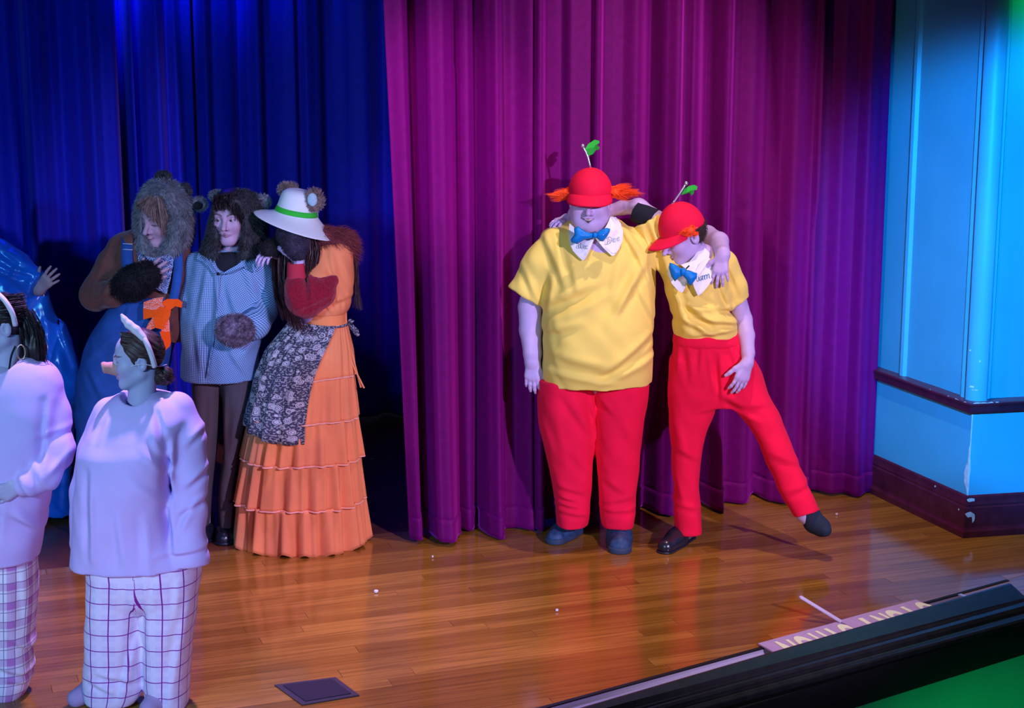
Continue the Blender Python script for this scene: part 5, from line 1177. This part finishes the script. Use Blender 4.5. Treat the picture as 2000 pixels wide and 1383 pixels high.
V, fs = join([tube([skirt_pt(t_, 629 - 3 * math.sin(t_ * 2), 1.0, 0.012) for t_ in np.linspace(pi * 1.0, pi * 1.97, 20)], 0.006, 6), pillow(Ef, [(676, 630), (690, 634), (700, 644), (703, 655), (697, 658), (690, 650), (682, 640)], 6, 6), pillow(Ef, [(676, 628), (684, 622), (692, 626), (688, 634)], 4, 5)])
put('apron_tie', V, fs, M_APRON, ap, pat=V[:, [0, 2]])
V, fs = join([band(Ef, [(676, 590, -6), (677, 640, -8), (690, 700, -14), (705, 757, -16)], 3.5, 1), band(Ef, [(672, 592, -12), (671, 640, -14), (684, 700, -20), (711, 758, -18)], 3.5, 1)]); put('ribbon', V, fs, M_OR, Ef.root)
# fleece sleeve with ribbed cuff, glove
M_FLE = mat('crimson_fleece', (0.27, 0.005, 0.024), 0.95, bump=1.0, bscale=330, sheen=0.5, vary=0.35, vscale=120, sheen_tint=(1, .4, .5))
M_RIB = mat('crimson_rib', (0.50, 0.030, 0.060), 0.9, bump=0.4, bscale=500)
fl = U(Ef.chain([(634, 548, -44, 27), (622, 570, -60, 31), (600, 590, -74, 29), (585, 588, -80, 26), (580, 566, -78, 23), (579, 540, -72, 18)]), 0.02)
fl = cut(fl, Ef.P(579, 541, -72), (0, 0, 1)); fSl = Ef.folds([(599, 528, 608, 580, 7, 6), (590, 600, 640, 580, 6, 2.5), (562, 560, 575, 606, 8, 2)], -70); flo = Ef.sdf('fleece_sleeve', disp(fl, lambda P: fSl(P) + 0.0016 * wav(P, 190, 1) + 0.002 * wav(P, 40, 2)), M_FLE, h=1.7)
V, fs = sdf_mesh(hollow(cut(Ef.cap((579, 548, -72), (578, 508, -64), 18.5, 16.5), Ef.P(579, 544, -72), (0, 0, -1)), Ef.P(578, 513, -65), (0, 0, 1), 0.03, 0.006), 1.6 / Ef.S); put('cuff', V, fs, M_RIB, flo)
gl = U(Ef.chain([(584, 496, -62, 16), (580, 484, -62, 22), (572, 468, -56, 24), (558, 458, -50, 17)]) + Ef.chain([(590, 480, -58, 16), (598, 462, -46, 13)]), 0.02)
furry(Ef, 'fur_glove', gl, mat('violet_black_fur', (0.038, 0.030, 0.055), 0.9, vary=0.4, vscale=30), 4200, 0.006, (0.2, 0, -0.4), 1.8, seed=22)
furry(Ef, 'fur_glove', U(Ef.chain([(552, 486, -16, 15), (538, 483, -34, 17), (524, 488, -52, 15)]), 0.01), M_FURB, 1500, 0.012, (0, 0, -0.2), 1.8, seed=23)
# hat
hc = Ef.P(578, 420, -8); hu = nrm((0.20, -0.06, 1.0)); hx = nrm(np.array([1, 0, 0]) - hu[0] * hu); hy = np.cross(hu, hx)
prof = [(0.5, 49), (14, 49), (24, 46.5), (31, 41), (34, 33), (36, 22), (38.5, 10), (41, 3), (49, -3), (59, -8), (70, -13), (80, -18)]
prof = smooth_curve(np.array([(a, b_, 0) for a, b_ in prof], float), 40)[:, :2]
nth = 64; V = np.zeros((nth, 40, 3))
for i, t in enumerate(np.linspace(0, 2 * pi, nth, endpoint=False)):
    for j, (ra, hh_) in enumerate(prof):
        k_ = max(0, (ra - 42) / 34); dz = k_ * (11 * math.cos(t - 3.3) - 2) if True else 0
        V[i, j] = hc + (hx * math.cos(t) * ra + hy * math.sin(t) * ra * 0.98 + hu * (hh_ + dz)) / Ef.S
M_HAT = mat('white_straw', (0.72, 0.80, 0.80), 0.8, bump=0.25, bscale=350)
hat = put('sun_hat', V.reshape(-1, 3), [grid_faces(nth, 40, True)], M_HAT, Ef.root, solid=0.003)
def hring(z0, z1, off):
    v_ = []
    for t in np.linspace(0, 2 * pi, 48, endpoint=False):
        for z in (z0, (z0 + z1) / 2, z1):
            ra = np.interp(-z, -prof[:, 1], prof[:, 0]) + off; v_.append(hc + (hx * math.cos(t) * ra + hy * math.sin(t) * ra * .98 + hu * z) / Ef.S)
    return np.array(v_), [grid_faces(48, 3, True)]
V, fs = hring(4, 14, 1.0); put('hat_band', V, fs, M_GREEN, hat, solid=0.002)
M_EARP = mat('pale_blue_plush', (0.35, 0.55, 0.62), 0.9)
for (x, y, w, rx, ry, inn) in ((563, 371, 10, 17, 12, 0), (614, 391, -34, 16, 20, 1)):
    e = Ef.ell((x, y, w), rx, 7, ry)
    eo = furry(Ef, 'plush_ear', e, M_FURT, 1100, 0.017, (0, 0, 0.2), 1.6, hat, seed=int(x))
    if inn: 
        V, fs = sdf_mesh(Ef.ell((x - 4, y - 1, w - 8), 10, 5, 13), 1.5 / Ef.S); put('ear_lining', V, fs, M_EARP, hat)
# reddish hair at the nape, red light put into its colour, and long hair
M_RUST = mat('reddened_hair', (0.20, 0.040, 0.045), 0.9, bump=0.3, bscale=120, vary=0.3, vscale=20)
furry(Ef, 'nape_hair', disp(U(Ef.chain([(612, 470, -26, 16), (640, 468, -10, 22), (668, 474, 4, 24), (684, 492, 14, 15)]), 0.02), lambda P: 0.004 * wav(P, 34, 6)), M_RUST, 2600, 0.030, (0.5, 0, -0.5), 2.0, width=0.0011, seed=27)
M_LHAIR = mat('long_dark_hair', (0.050, 0.018, 0.022), 0.45, vary=0.4, vscale=50)
V1, f1 = strands([[Ef.P(660, 470, 4), Ef.P(690, 500, 6), Ef.P(692, 560, 4), Ef.P(694, 600, 0)], [Ef.P(676, 476, 8), Ef.P(697, 510, 10), Ef.P(698, 560, 8), Ef.P(706, 604, 4)]], 70, 0.005, 0.0016, seed=31, seg=10)
V2, f2 = strands([[Ef.P(600, 440, -40), Ef.P(606, 480, -62), Ef.P(602, 520, -68), Ef.P(592, 560, -60)], [Ef.P(556, 450, -20), Ef.P(548, 500, -40), Ef.P(552, 560, -52), Ef.P(570, 630, -100)], [Ef.P(566, 450, -20), Ef.P(560, 520, -46), Ef.P(566, 580, -66), Ef.P(590, 650, -108)], [Ef.P(546, 446, -10), Ef.P(538, 500, -24), Ef.P(540, 570, -30), Ef.P(556, 620, -92)]], 420, 0.008, 0.0028, seed=32, seg=12)
V3, f3 = strands([[Ef.P(604, 450, -40), Ef.P(612, 480, -56), Ef.P(610, 520, -58), Ef.P(604, 545, -56)], [Ef.P(612, 455, -34), Ef.P(622, 490, -50), Ef.P(616, 525, -54), Ef.P(610, 545, -54)]], 160, 0.006, 0.0026, seed=33, seg=9)
V, fs = join([(V1, f1), (V2, f2), (V3, f3)]); put('hair', V, fs, M_LHAIR, Ef.root)
shoe(Ef, (600, 1046), (612, 1078), M_LEATHER, M_LEATHER, 0.10, 0.08, laces=False)
# ============================================================ the two in pink pyjamas, nearest the hall
M_PINK = mat('pale_pink_jersey', (0.60, 0.48, 0.82), 0.85, bump=0.10, bscale=500, vary=0.05, vscale=5)
M_BANDP = mat('pale_pink_plush', (0.70, 0.62, 0.66), 0.8, bump=0.2, bscale=300)
M_SNOUT = mat('peach_snout', (0.60, 0.28, 0.22), 0.6, bump=0.1, bscale=150)
M_SLIP = mat('lilac_slipper', (0.40, 0.30, 0.48), 0.8, bump=0.2, bscale=200)
b = NB('windowpane_flannel', 0.9); u_, v_ = b.pat()
g1 = b.math('MAXIMUM', b.line(u_, 0.062, 0.0040), b.line(v_, 0.062, 0.0036))
g2 = b.math('MAXIMUM', b.line(u_, 0.062, 0.020, 0.62), b.line(v_, 0.062, 0.020, 0.62))
c_ = b.mix(b.math('MULTIPLY', g2, 0.35), (0.74, 0.64, 0.84), (0.88, 0.84, 0.90)); M_PLAID = b.out(b.mix(g1, c_, (0.26, 0.02, 0.28)))
b = NB('broad_plaid_flannel', 0.9); u_, v_ = b.pat()
bu, bv = b.line(u_, 0.075, 0.030), b.line(v_, 0.075, 0.030)
c_ = b.mix(b.math('MULTIPLY', b.math('ADD', bu, bv), 0.5), (0.80, 0.78, 0.82), (0.50, 0.20, 0.48)); c_ = b.mix(b.math('MAXIMUM', b.line(u_, 0.0375, 0.0025, 0.3), b.line(v_, 0.0375, 0.0025, 0.3)), c_, (0.25, 0.16, 0.30)); M_PLAID2 = b.out(c_)
def leg_pat(fig, rows, split=None):
    """cloth coordinates that wrap each trouser leg"""
    C0 = [(fig.P((a + c) / 2, y, 0)) for y, a, c in rows[0]]; C1 = [(fig.P((a + c) / 2, y, 0)) for y, a, c in rows[1]]
    def cx(Cs, z): zs = np.array([c[2] for c in Cs])[::-1]; return np.interp(z, zs, np.array([c[0] for c in Cs])[::-1])
    def fn(V):
        a, c = cx(C0, V[:, 2]), cx(C1, V[:, 2]); first = np.abs(V[:, 0] - a) < np.abs(V[:, 0] - c)
        x = V[:, 0] - np.where(first, a, c); y = V[:, 1] - fig.Y
        return np.stack([np.arctan2(x, -y) * 0.105 + np.where(first, 0.0, 0.124), V[:, 2] * 1.0 + 0.02 * np.abs(x)], 1)
    return fn

Ff = Fig(276, 1374, 'person in pale pink top and windowpane check trousers wearing a pig snout and headband')
hdF = Head(Ff, 268, 701, -4, 112, (-0.97, -0.24, -0.06), (0.02, 0, 1), neck=(274, 800, 2), mouth='rest', eyes='open', tone=(.44, .42, .56), neck_r=0.22, nose=0.6); hdF.look = 0.0
trunk = U([Ff.cap((262, 850, 0), (266, 1010, 0), 66, 60), Ff.cap((225, 1130, 0), (222, 1360, 0), 36, 28), Ff.cap((330, 1130, 0), (326, 1375, 0), 36, 28), Ff.cap((360, 810, 0), (374, 950, -8), 22, 20), Ff.cap((374, 950, -8), (348, 1090, -30), 20, 15), Ff.cap((205, 820, 5), (165, 960, 8), 22, 20), Ff.cap((165, 960, 8), (156, 1080, 0), 20, 13)], 0.03)
build_body(Ff, M_SKIN, [hdF.field()], trunk, [hdF], tone=(.44, .42, .56))
torso = Ff.loft([(764, 244, 302, 40, 2), (774, 222, 338, 54, 2), (790, 202, 362, 64), (815, 188, 372, 78, -4), (850, 170, 358, 92, -10), (885, 157, 350, 102, -14), (930, 151, 346, 102, -14), (985, 147, 342, 98, -10), (1040, 143, 350, 95, -6), (1085, 140, 385, 94, -4), (1108, 138, 400, 94, -4)], 2.3)
torso = hollow(torso, Ff.P(270, 1096, 0), np.array([0.02, 0, -1]), 0.05, 0.028)
sl = U(Ff.chain([(345, 800, 0, 36), (362, 850, -4, 37), (368, 930, -10, 36), (366, 1000, -20, 35), (362, 1070, -30, 38), (366, 1095, -34, 42)]), 0.03)
sl = hollow(sl, Ff.P(364, 1100, -34), (0.0, 0, -1), 0.04, 0.02)
sl2 = U(Ff.chain([(214, 810, 6, 34), (190, 880, 10, 36), (168, 960, 10, 30), (158, 1060, 4, 24)]), 0.03); sl2 = cut(sl2, Ff.P(156, 1080, 4), (0, 0, -1))
sh = sub(U([torso, sl, sl2], 0.014), Ff.ell((266, 762, -14), 31, 52, 34), 0.008)
fo = [(328, 870, 326, 1000, 10, 6), (318, 880, 300, 820, 9, 3.5), (330, 930, 290, 870, 9, 3.5), (330, 990, 270, 930, 12, 3), (180, 920, 178, 1090, 9, 5), (320, 1000, 335, 1080, 10, 5), (360, 960, 396, 930, 8, 3.5), (350, 1010, 395, 985, 8, 3.5), (345, 1040, 372, 990, 8, -3), (360, 880, 388, 850, 8, 2.5), (230, 1000, 240, 1100, 12, 3), (280, 1010, 285, 1110, 12, 3), (310, 1090, 400, 1080, 8, 3), (300, 800, 320, 840, 8, 2.5), (205, 820, 190, 860, 7, 2.5)]
fF = Ff.folds([q[:5] + (q[5] * 1.6,) for q in fo], -80); Ff.sdf('shirt', disp(sh, lambda P: fF(P) + 0.0025 * wav(P, 18, 2)), M_PINK, h=3.0)
V, fs = tube(np.array([Ff.P(266, 778, -4) + np.array([math.cos(t) * 32, math.sin(t) * 46, -math.sin(t) * -4 + (7 if math.sin(t) > 0 else -7 * math.sin(-t))]) / Ff.S for t in np.linspace(0, 2 * pi, 40)]), 2.6 / Ff.S, 8); put('neckband', V, fs, M_PINK, Ff.root)
R1 = [(1080, 172, 282, 78), (1117, 176, 284, 76), (1160, 172, 284, 72), (1219, 169, 282, 68), (1280, 167, 284, 62), (1329, 165, 283, 58), (1352, 164, 278, 54), (1368, 166, 268, 50)]
R2 = [(1080, 262, 388, 78), (1117, 268, 389, 76), (1160, 276, 385, 72), (1208, 280, 379, 68), (1295, 283, 371, 62), (1350, 285, 368, 58), (1386, 288, 366, 54)]
tr = U([Ff.loft(R1, 2.4), Ff.loft(R2, 2.4), Ff.loft([(1080, 172, 388, 82), (1130, 174, 387, 80), (1165, 190, 376, 70), (1185, 215, 350, 50)], 2.3)], 0.02)
fF2 = Ff.folds([(282, 1130, 284, 1280, 8, 4), (250, 1150, 270, 1260, 9, 3), (262, 1240, 230, 1370, 10, 5), (190, 1320, 260, 1340, 8, 4), (360, 1180, 320, 1380, 12, 5), (310, 1120, 290, 1200, 9, 3), (345, 1130, 340, 1200, 9, 3), (170, 1335, 220, 1360, 7, 3), (225, 1130, 215, 1200, 10, 2.5)], -60)
V, fs = sdf_mesh(disp(tr, lambda P: fF2(P) + 0.0025 * wav(P, 20, 6)), 2.8 / Ff.S)
lp = leg_pat(Ff, ([(r_[0], r_[1], r_[2]) for r_ in R1], [(r_[0], r_[1], r_[2]) for r_ in R2]))
put('trousers', V, fs, M_PLAID, Ff.root, pat=lp(V))
g0 = G(200, 1372); 
def slipper(fig, heel, toe, z=0.0):
    h_, t_ = G(*heel), G(*toe); u = t_ - h_
    f = U([cap(h_ + EZ * 0.045, h_ + u * 0.35 + EZ * 0.05, 0.043, 0.042), cap(h_ + u * 0.35 + EZ * 0.045, h_ + u * 0.85 + EZ * 0.03, 0.043, 0.034)], 0.02)
    return fig.sdf('slipper', cut(f, h_ + EZ * 0.001, (0, 0, -1)), M_SLIP, h=2.2)
slipper(Ff, (205, 1362), (140, 1382)); slipper(Ff, (325, 1378), (285, 1402))
hairf = lambda q: smax(ell((0, 0.07, 0.13), (0.355, 0.42, 0.40))(q), np.maximum(np.maximum(-(q[:, 1] + 0.20 - 0.9 * np.maximum(0, q[:, 2] - 0.15) * 0.0 + 0.55 * (q[:, 2] - 0.22)), -(q[:, 1] + 0.29)), -(q[:, 2] + 0.20 + 0.0) - 0.0), 0.03)
hairf = lambda q: smax(smax(ell((0, 0.07, 0.13), (0.35, 0.42, 0.40))(q), -(q[:, 1] + 0.26 + 0.0 * q[:, 0] - 0.55 * np.maximum(0.30 - q[:, 2], 0)), 0.03), -(q[:, 2] + 0.22), 0.03)
hair0 = hairf
hairf = lambda q: smax(hair0(q), -ell((0, 0.03, -0.05), (0.6, 0.085, 0.13))(q) - 10 * (np.abs(q[:, 0]) < 0.2), 0.02)
V, fs = sdf_mesh(hdF.local(lambda q: hairf(q) - 0.006 * np.sin(q[:, 2] * 60 + q[:, 1] * 50)), 1.8 / Ff.S); hr = put('hair', V, fs, M_DHAIR, Ff.root)
bun = Ff.ell((317, 734, 4), 20, 20, 19); V, fs = sdf_mesh(disp(bun, lambda P: 0.005 * wav(P, 90, 3)), 1.8 / Ff.S); put('hair_bun', V, fs, M_DHAIR, hr)
gs = []
for q in range(14):
    a_ = RNG.uniform(0, 6.28); b_ = RNG.uniform(0, 3.14); c0 = Ff.P(317, 734, 4); rr_ = 21 / Ff.S
    gs.append([c0 + rr_ * RNG.uniform(.9, 1.1) * np.array([math.cos(a_ + t) * math.sin(b_ + t * .5), math.sin(a_ + t), math.cos(b_ + t * .6) * math.cos(a_ + t * .3)]) for t in np.linspace(0, 2.4, 5)])
V1, f1 = strands(gs, 260, 0.003, 0.0013, seed=41, seg=10)
sd = []
for z0 in (0.50, 0.44, 0.36, 0.26, 0.16):
    sd.append([hdF.Wd(np.array([0.34 * math.sqrt(max(0, 1 - ((z0 - .13) / .42) ** 2)) * x_ + 0, y_, z0 - 0.25 * max(0, y_ + .2)])) for x_, y_ in ((0.72, -0.22 + 0.55 * max(0, .30 - z0)), (0.99, 0.02 + 0.3 * max(0, .34 - z0)), (0.98, 0.20), (0.6, 0.42))])
V2, f2 = strands(sd, 420, 0.0028, 0.0014, seed=42, seg=9)
V, fs = join([(V1, f1), (V2, f2)]); put('hair_strands', V, fs, M_DHAIR, hr)['kind'] = 'stuff'
hb = smooth_curve([Ff.P(302, 717, -36), Ff.P(297, 698, -42), Ff.P(288, 674, -42), Ff.P(278, 655, -30), Ff.P(270, 645, -8), Ff.P(272, 645, 18), Ff.P(282, 660, 40), Ff.P(296, 690, 46)], 40)
V, fs = tube(hb, 5.2 / Ff.S, 10); hbo = put('headband', V, fs, M_BANDP, Ff.root)
ear = U(Ff.chain([(280, 660, -34, 7), (266, 645, -30, 8.5), (252, 634, -28, 8), (243, 624, -26, 6), (238, 616, -25, 3.5)]), 0.006); V, fs = sdf_mesh(ear, 1.6 / Ff.S); put('pig_ear', V, fs, M_BANDP, hbo)
sn = U([Ff.cap((230, 723, -12), (207, 719, -18), 12, 9.5), Ff.cap((204, 718, -19), (207, 718, -18.5), 11.5, 10.5)], 0.006)
sn = cut(sn, Ff.P(199, 718, -20), (-1, -.2, -.25), 0.004)
sn = U([sn, Ff.cap((230, 715, -11), (218, 714, -14), 8, 7)], 0.01); V, fs = sdf_mesh(sn, 1.5 / Ff.S); so = put('pig_snout', V, fs, M_SNOUT, Ff.root)
V, fs = tube(smooth_curve([Ff.P(238, 722, -26), Ff.P(262, 714, -40), Ff.P(282, 712, -42), Ff.P(308, 716, -26), Ff.P(326, 712, 0)], 20), 0.9 / Ff.S, 5); put('elastic', V, fs, M_BANDP, so)

Gf = Fig(-8, 1354, 'person with dark ponytail, pale headband and hoop earring in a pink top')
hdG = Head(Gf, 0, 634, -2, 116, (-0.93, -0.36, -0.08), (0, 0, 1), neck=(10, 740, 4), tone=(.44, .42, .56), neck_r=0.22)
trunk = U([Gf.cap((0, 770, 0), (-5, 1000, 0), 66, 60), Gf.cap((22, 1090, 0), (22, 1350, 0), 34, 26), Gf.cap((-70, 1090, 0), (-72, 1350, 0), 34, 26), Gf.cap((88, 750, 0), (106, 880, -20), 24, 22), Gf.cap((106, 880, -20), (50, 944, -84), 22, 15)], 0.03)
hG = hand(Gf.P(44, 946, -90), Gf.dirn((44, 946, -90), (10, 962, -104)), (-.3, 1, 0), (0, 0, 1), size=0.16, curl=(0.5, 0.5, 0.5, 0.5))
build_body(Gf, M_SKIN, [hdG.field(), hG], trunk, [hdG], tone=(.44, .42, .56))
torso = Gf.loft([(696, -30, 66, 44, 2), (708, -52, 92, 56, 2), (728, -74, 112, 66), (765, -90, 124, 78, -4), (822, -98, 122, 90, -8), (900, -102, 110, 98, -10), (973, -100, 96, 94, -8), (1050, -98, 82, 90, -4), (1090, -98, 72, 88, -2), (1100, -98, 70, 88, -2)], 2.3)
torso = hollow(torso, Gf.P(0, 1086, 0), np.array([0, 0, -1.0]), 0.05, 0.028)
sl = U(Gf.chain([(82, 745, 0, 36), (98, 810, -6, 38), (106, 880, -24, 37), (82, 925, -62, 33), (52, 945, -86, 26)]), 0.03)
sh = sub(U([torso, sl], 0.012), Gf.ell((8, 704, -16), 34, 50, 30), 0.01)
fG = Gf.folds([(84, 790, 82, 930, 9, 6), (60, 900, 96, 960, 9, 4), (40, 920, 70, 980, 8, 4), (100, 930, 134, 890, 8, 4), (20, 1000, 60, 1040, 10, 4), (70, 860, 130, 850, 9, 3), (10, 960, 0, 1060, 10, 4), (40, 990, 80, 1060, 9, -3.5), (95, 760, 124, 800, 9, 2.5)], -80)
Gf.sdf('shirt', disp(sh, lambda P: fG(P) + 0.003 * wav(P, 18, 7)), M_PINK, h=3.0, lo=np.array([Gf.P(-120, 1110, 0)[0], Gf.Y - .33, Gf.P(0, 1112, 0)[2]]), hi=np.array([Gf.P(150, 700, 0)[0], Gf.Y + .3, Gf.P(0, 680, 0)[2]]))
R1 = [(1070, -36, 68, 72), (1150, -34, 67, 68), (1240, -32, 64, 60), (1314, -30, 62, 54), (1345, -26, 52, 48), (1362, -20, 42, 44)]; R0 = [(1070, -130, -20, 72), (1150, -128, -26, 68), (1314, -122, -38, 54), (1362, -118, -44, 44)]
V, fs = sdf_mesh(disp(U([Gf.loft(R0, 2.4), Gf.loft(R1, 2.4)], 0.01), lambda P: 0.003 * wav(P, 20, 2) + Gf.folds([(20, 1250, 60, 1290, 9, 5), (-10, 1300, 55, 1330, 8, 4), (40, 1100, 44, 1240, 10, 4), (10, 1330, 50, 1345, 7, 3)], -50)(P)), 2.8 / Gf.S)
lp = leg_pat(Gf, ([(r_[0], r_[1], r_[2]) for r_ in R0], [(r_[0], r_[1], r_[2]) for r_ in R1])); put('trousers', V, fs, M_PLAID2, Gf.root, pat=lp(V))
slipper(Gf, (8, 1352), (-30, 1372)); slipper(Gf, (-76, 1352), (-110, 1372))
V, fs = sdf_mesh(hdG.local(lambda q: hairf(q) - 0.006 * np.sin(q[:, 2] * 60 + q[:, 1] * 50)), 1.8 / Gf.S); hr = put('hair', V, fs, M_BHAIR, Gf.root)
pt_ = U(Gf.chain([(38, 612, 4, 13), (54, 640, 8, 20), (66, 680, 6, 22), (66, 718, 2, 17), (58, 746, -2, 7)]), 0.02); V, fs = sdf_mesh(disp(pt_, lambda P: 0.004 * np.sin(P[:, 0] * 160) * np.sin(P[:, 1] * 90)), 2.0 / Gf.S); put('ponytail', V, fs, M_BHAIR, hr)
V1, f1 = strands([[Gf.P(34 + 6 * i, 606 + i, 4 - 6 * abs(i - 2)), Gf.P(46 + 8 * i, 650, 2 - 8 * abs(i - 2)), Gf.P(50 + 8 * i, 700, -2), Gf.P(48 + 9 * i + (14 if i == 4 else 0), 744 - (18 if i > 2 else 0), -4)] for i in range(5)], 260, 0.008, 0.0020, seed=51, seg=10)
sd = []
for z0 in (0.50, 0.44, 0.36, 0.26, 0.16): sd.append([hdG.Wd(np.array([0.35 * math.sqrt(max(0, 1 - ((z0 - .13) / .42) ** 2)) * x_, y_, z0 - 0.05 * max(0, y_ + .2)])) for x_, y_ in ((0.72, -0.22 + 0.55 * max(0, .30 - z0)), (0.99, 0.02 + 0.3 * max(0, .34 - z0)), (0.98, 0.20), (0.6, 0.44))])
V2, f2 = strands(sd, 420, 0.0028, 0.0014, seed=52, seg=9)
V, fs = join([(V1, f1), (V2, f2)]); put('hair_strands', V, fs, M_BHAIR, hr)['kind'] = 'stuff'
V, fs = tube(smooth_curve([Gf.P(30, 636, -36), Gf.P(24, 612, -42), Gf.P(10, 588, -38), Gf.P(-4, 574, -20), Gf.P(-6, 572, 6), Gf.P(2, 584, 34)], 30), 5.0 / Gf.S, 10); put('headband', V, fs, M_BANDP, Gf.root)
ec = Gf.P(41, 688, -34); V, fs = tube([ec + np.array([math.cos(t) * 7, math.cos(t) * 3, math.sin(t) * 14]) / Gf.S for t in np.linspace(0, 2 * pi, 28)], 1.1 / Gf.S, 6); put('hoop_earring', V, fs, mat('pale_gold', (0.8, 0.62, 0.4), 0.3, metal=0.7), Gf.root)
V, fs = tube([Gf.P(10, 724, 0) + np.array([math.cos(t) * 31, math.sin(t) * 32, 4 * math.cos(t)]) / Gf.S for t in np.linspace(0, 2 * pi, 36)], 4.5 / Gf.S, 8); ck = put('choker', V, fs, M_KNIT, Gf.root)
V, fs = tube(smooth_curve([Gf.P(18, 722, -30), Gf.P(22, 696, -36), Gf.P(30, 676, -38)], 12), 2.0 / Gf.S, 6); put('choker_cord', V, fs, M_KNIT, ck)

# ------------------------------------------------------------ the satin gown at the edge
Hf = Fig(-40, 1012, 'person in shiny blue satin gown reaching one arm out towards the furry hoods')
M_SATIN = mat('blue_satin', (0.012, 0.17, 0.75), 0.24, spec=0.6, sheen=0.2, vary=0.12, vscale=8)
hH = hand(Hf.P(76, 566, -24), Hf.dirn((76, 566, -24), (94, 546, -36)), (0.3, 0.9, 0.2), (-0.8, 0, 0.6), size=0.165, curl=(0.25, 0.3, 0.35, 0.4), spread=0.22, tout=0.8)
hdH = Head(Hf, -62, 420, 0, 100, (0.6, -0.8, 0), neck=(-60, 500, 0), tone=(.5, .38, .4))
armH = U(Hf.chain([(-20, 505, 0, 18), (40, 540, -10, 14), (78, 566, -24, 11)]) + [hH], 0.012)
trunk = U([Hf.cap((-60, 510, 0), (-60, 700, 0), 50, 50), Hf.cap((-60, 760, 0), (-60, 990, 0), 45, 30)], .03)
build_body(Hf, M_SKIN, [hdH.field(), armH], trunk, [hdH], tone=(0.45, 0.30, 0.32))
V, fs = sdf_mesh(hdH.local(lambda q: smax(ell((0, 0.09, 0.10), (0.40, 0.44, 0.46))(q), -(q[:, 1] + 0.18), 0.03)), 3 / Hf.S); put('hair', V, fs, M_BHAIR, Hf.root)
sleeve = U(Hf.chain([(-45, 488, 0, 36), (-5, 502, 0, 34), (30, 524, -6, 31), (62, 548, -16, 25), (78, 562, -22, 21)]), 0.03)
sleeve = cut(sleeve, Hf.P(74, 560, -22), Hf.dirn((40, 540, -10), (78, 562, -24)))
drape = Hf.loft([(545, -60, 84, 20, -4), (580, -62, 96, 26), (650, -66, 126, 36), (703, -70, 148, 42), (745, -72, 156, 44), (800, -80, 148, 46), (860, -90, 138, 48), (930, -95, 136, 48), (1003, -100, 144, 50)], 2.4)
body_ = Hf.loft([(478, -100, -20, 40), (540, -110, -5, 56), (680, -105, -5, 58), (1003, -150, 60, 80)], 2.3)
gown = U([sleeve, drape, body_], 0.03)
fH = Hf.folds([(30, 520, 10, 560, 7, 4), (60, 545, 20, 640, 9, 6), (78, 580, 90, 700, 9, 7), (92, 590, 138, 720, 9, 7), (70, 590, 60, 760, 10, 6), (50, 580, 30, 740, 10, -5), (110, 640, 120, 900, 9, 5), (95, 700, 80, 960, 10, 6), (0, 490, 50, 520, 7, 4), (-10, 520, 40, 545, 7, -4), (30, 530, 70, 540, 5, 3.5), (125, 760, 120, 990, 9, 5)], -30)
Hf.sdf('gown', disp(gown, lambda P: fH(P) + 0.004 * wav(P, 22, 3) + 0.0025 * wav(P, 50, 5)), M_SATIN, h=2.8)

# ------------------------------------------------------------ flat white stick propped on the boards' edge
a_, b_ = E0 + EL * sE(1634, 1217) + EZ * 0.014, G(1562, 1165, 0.10); u = nrm(b_ - a_); s_ = nrm(np.cross(u, EZ)); n_ = np.cross(s_, u); w_ = 0.013
e_ = [a_ - s_ * w_, a_ + s_ * w_, b_ + s_ * w_ - u * .008, b_ + s_ * w_ * .6, b_ - s_ * w_ * .6, b_ - s_ * w_ - u * .008]
V, fs = prism(e_, n_, 0.004); tag(put('paint_stick', V, fs, mat('pale_stick', (0.62, 0.55, 0.72), 0.6), loc=a_, smooth=False), 'flat pale stick angled up from the joint between the lettered boards', 'stick')
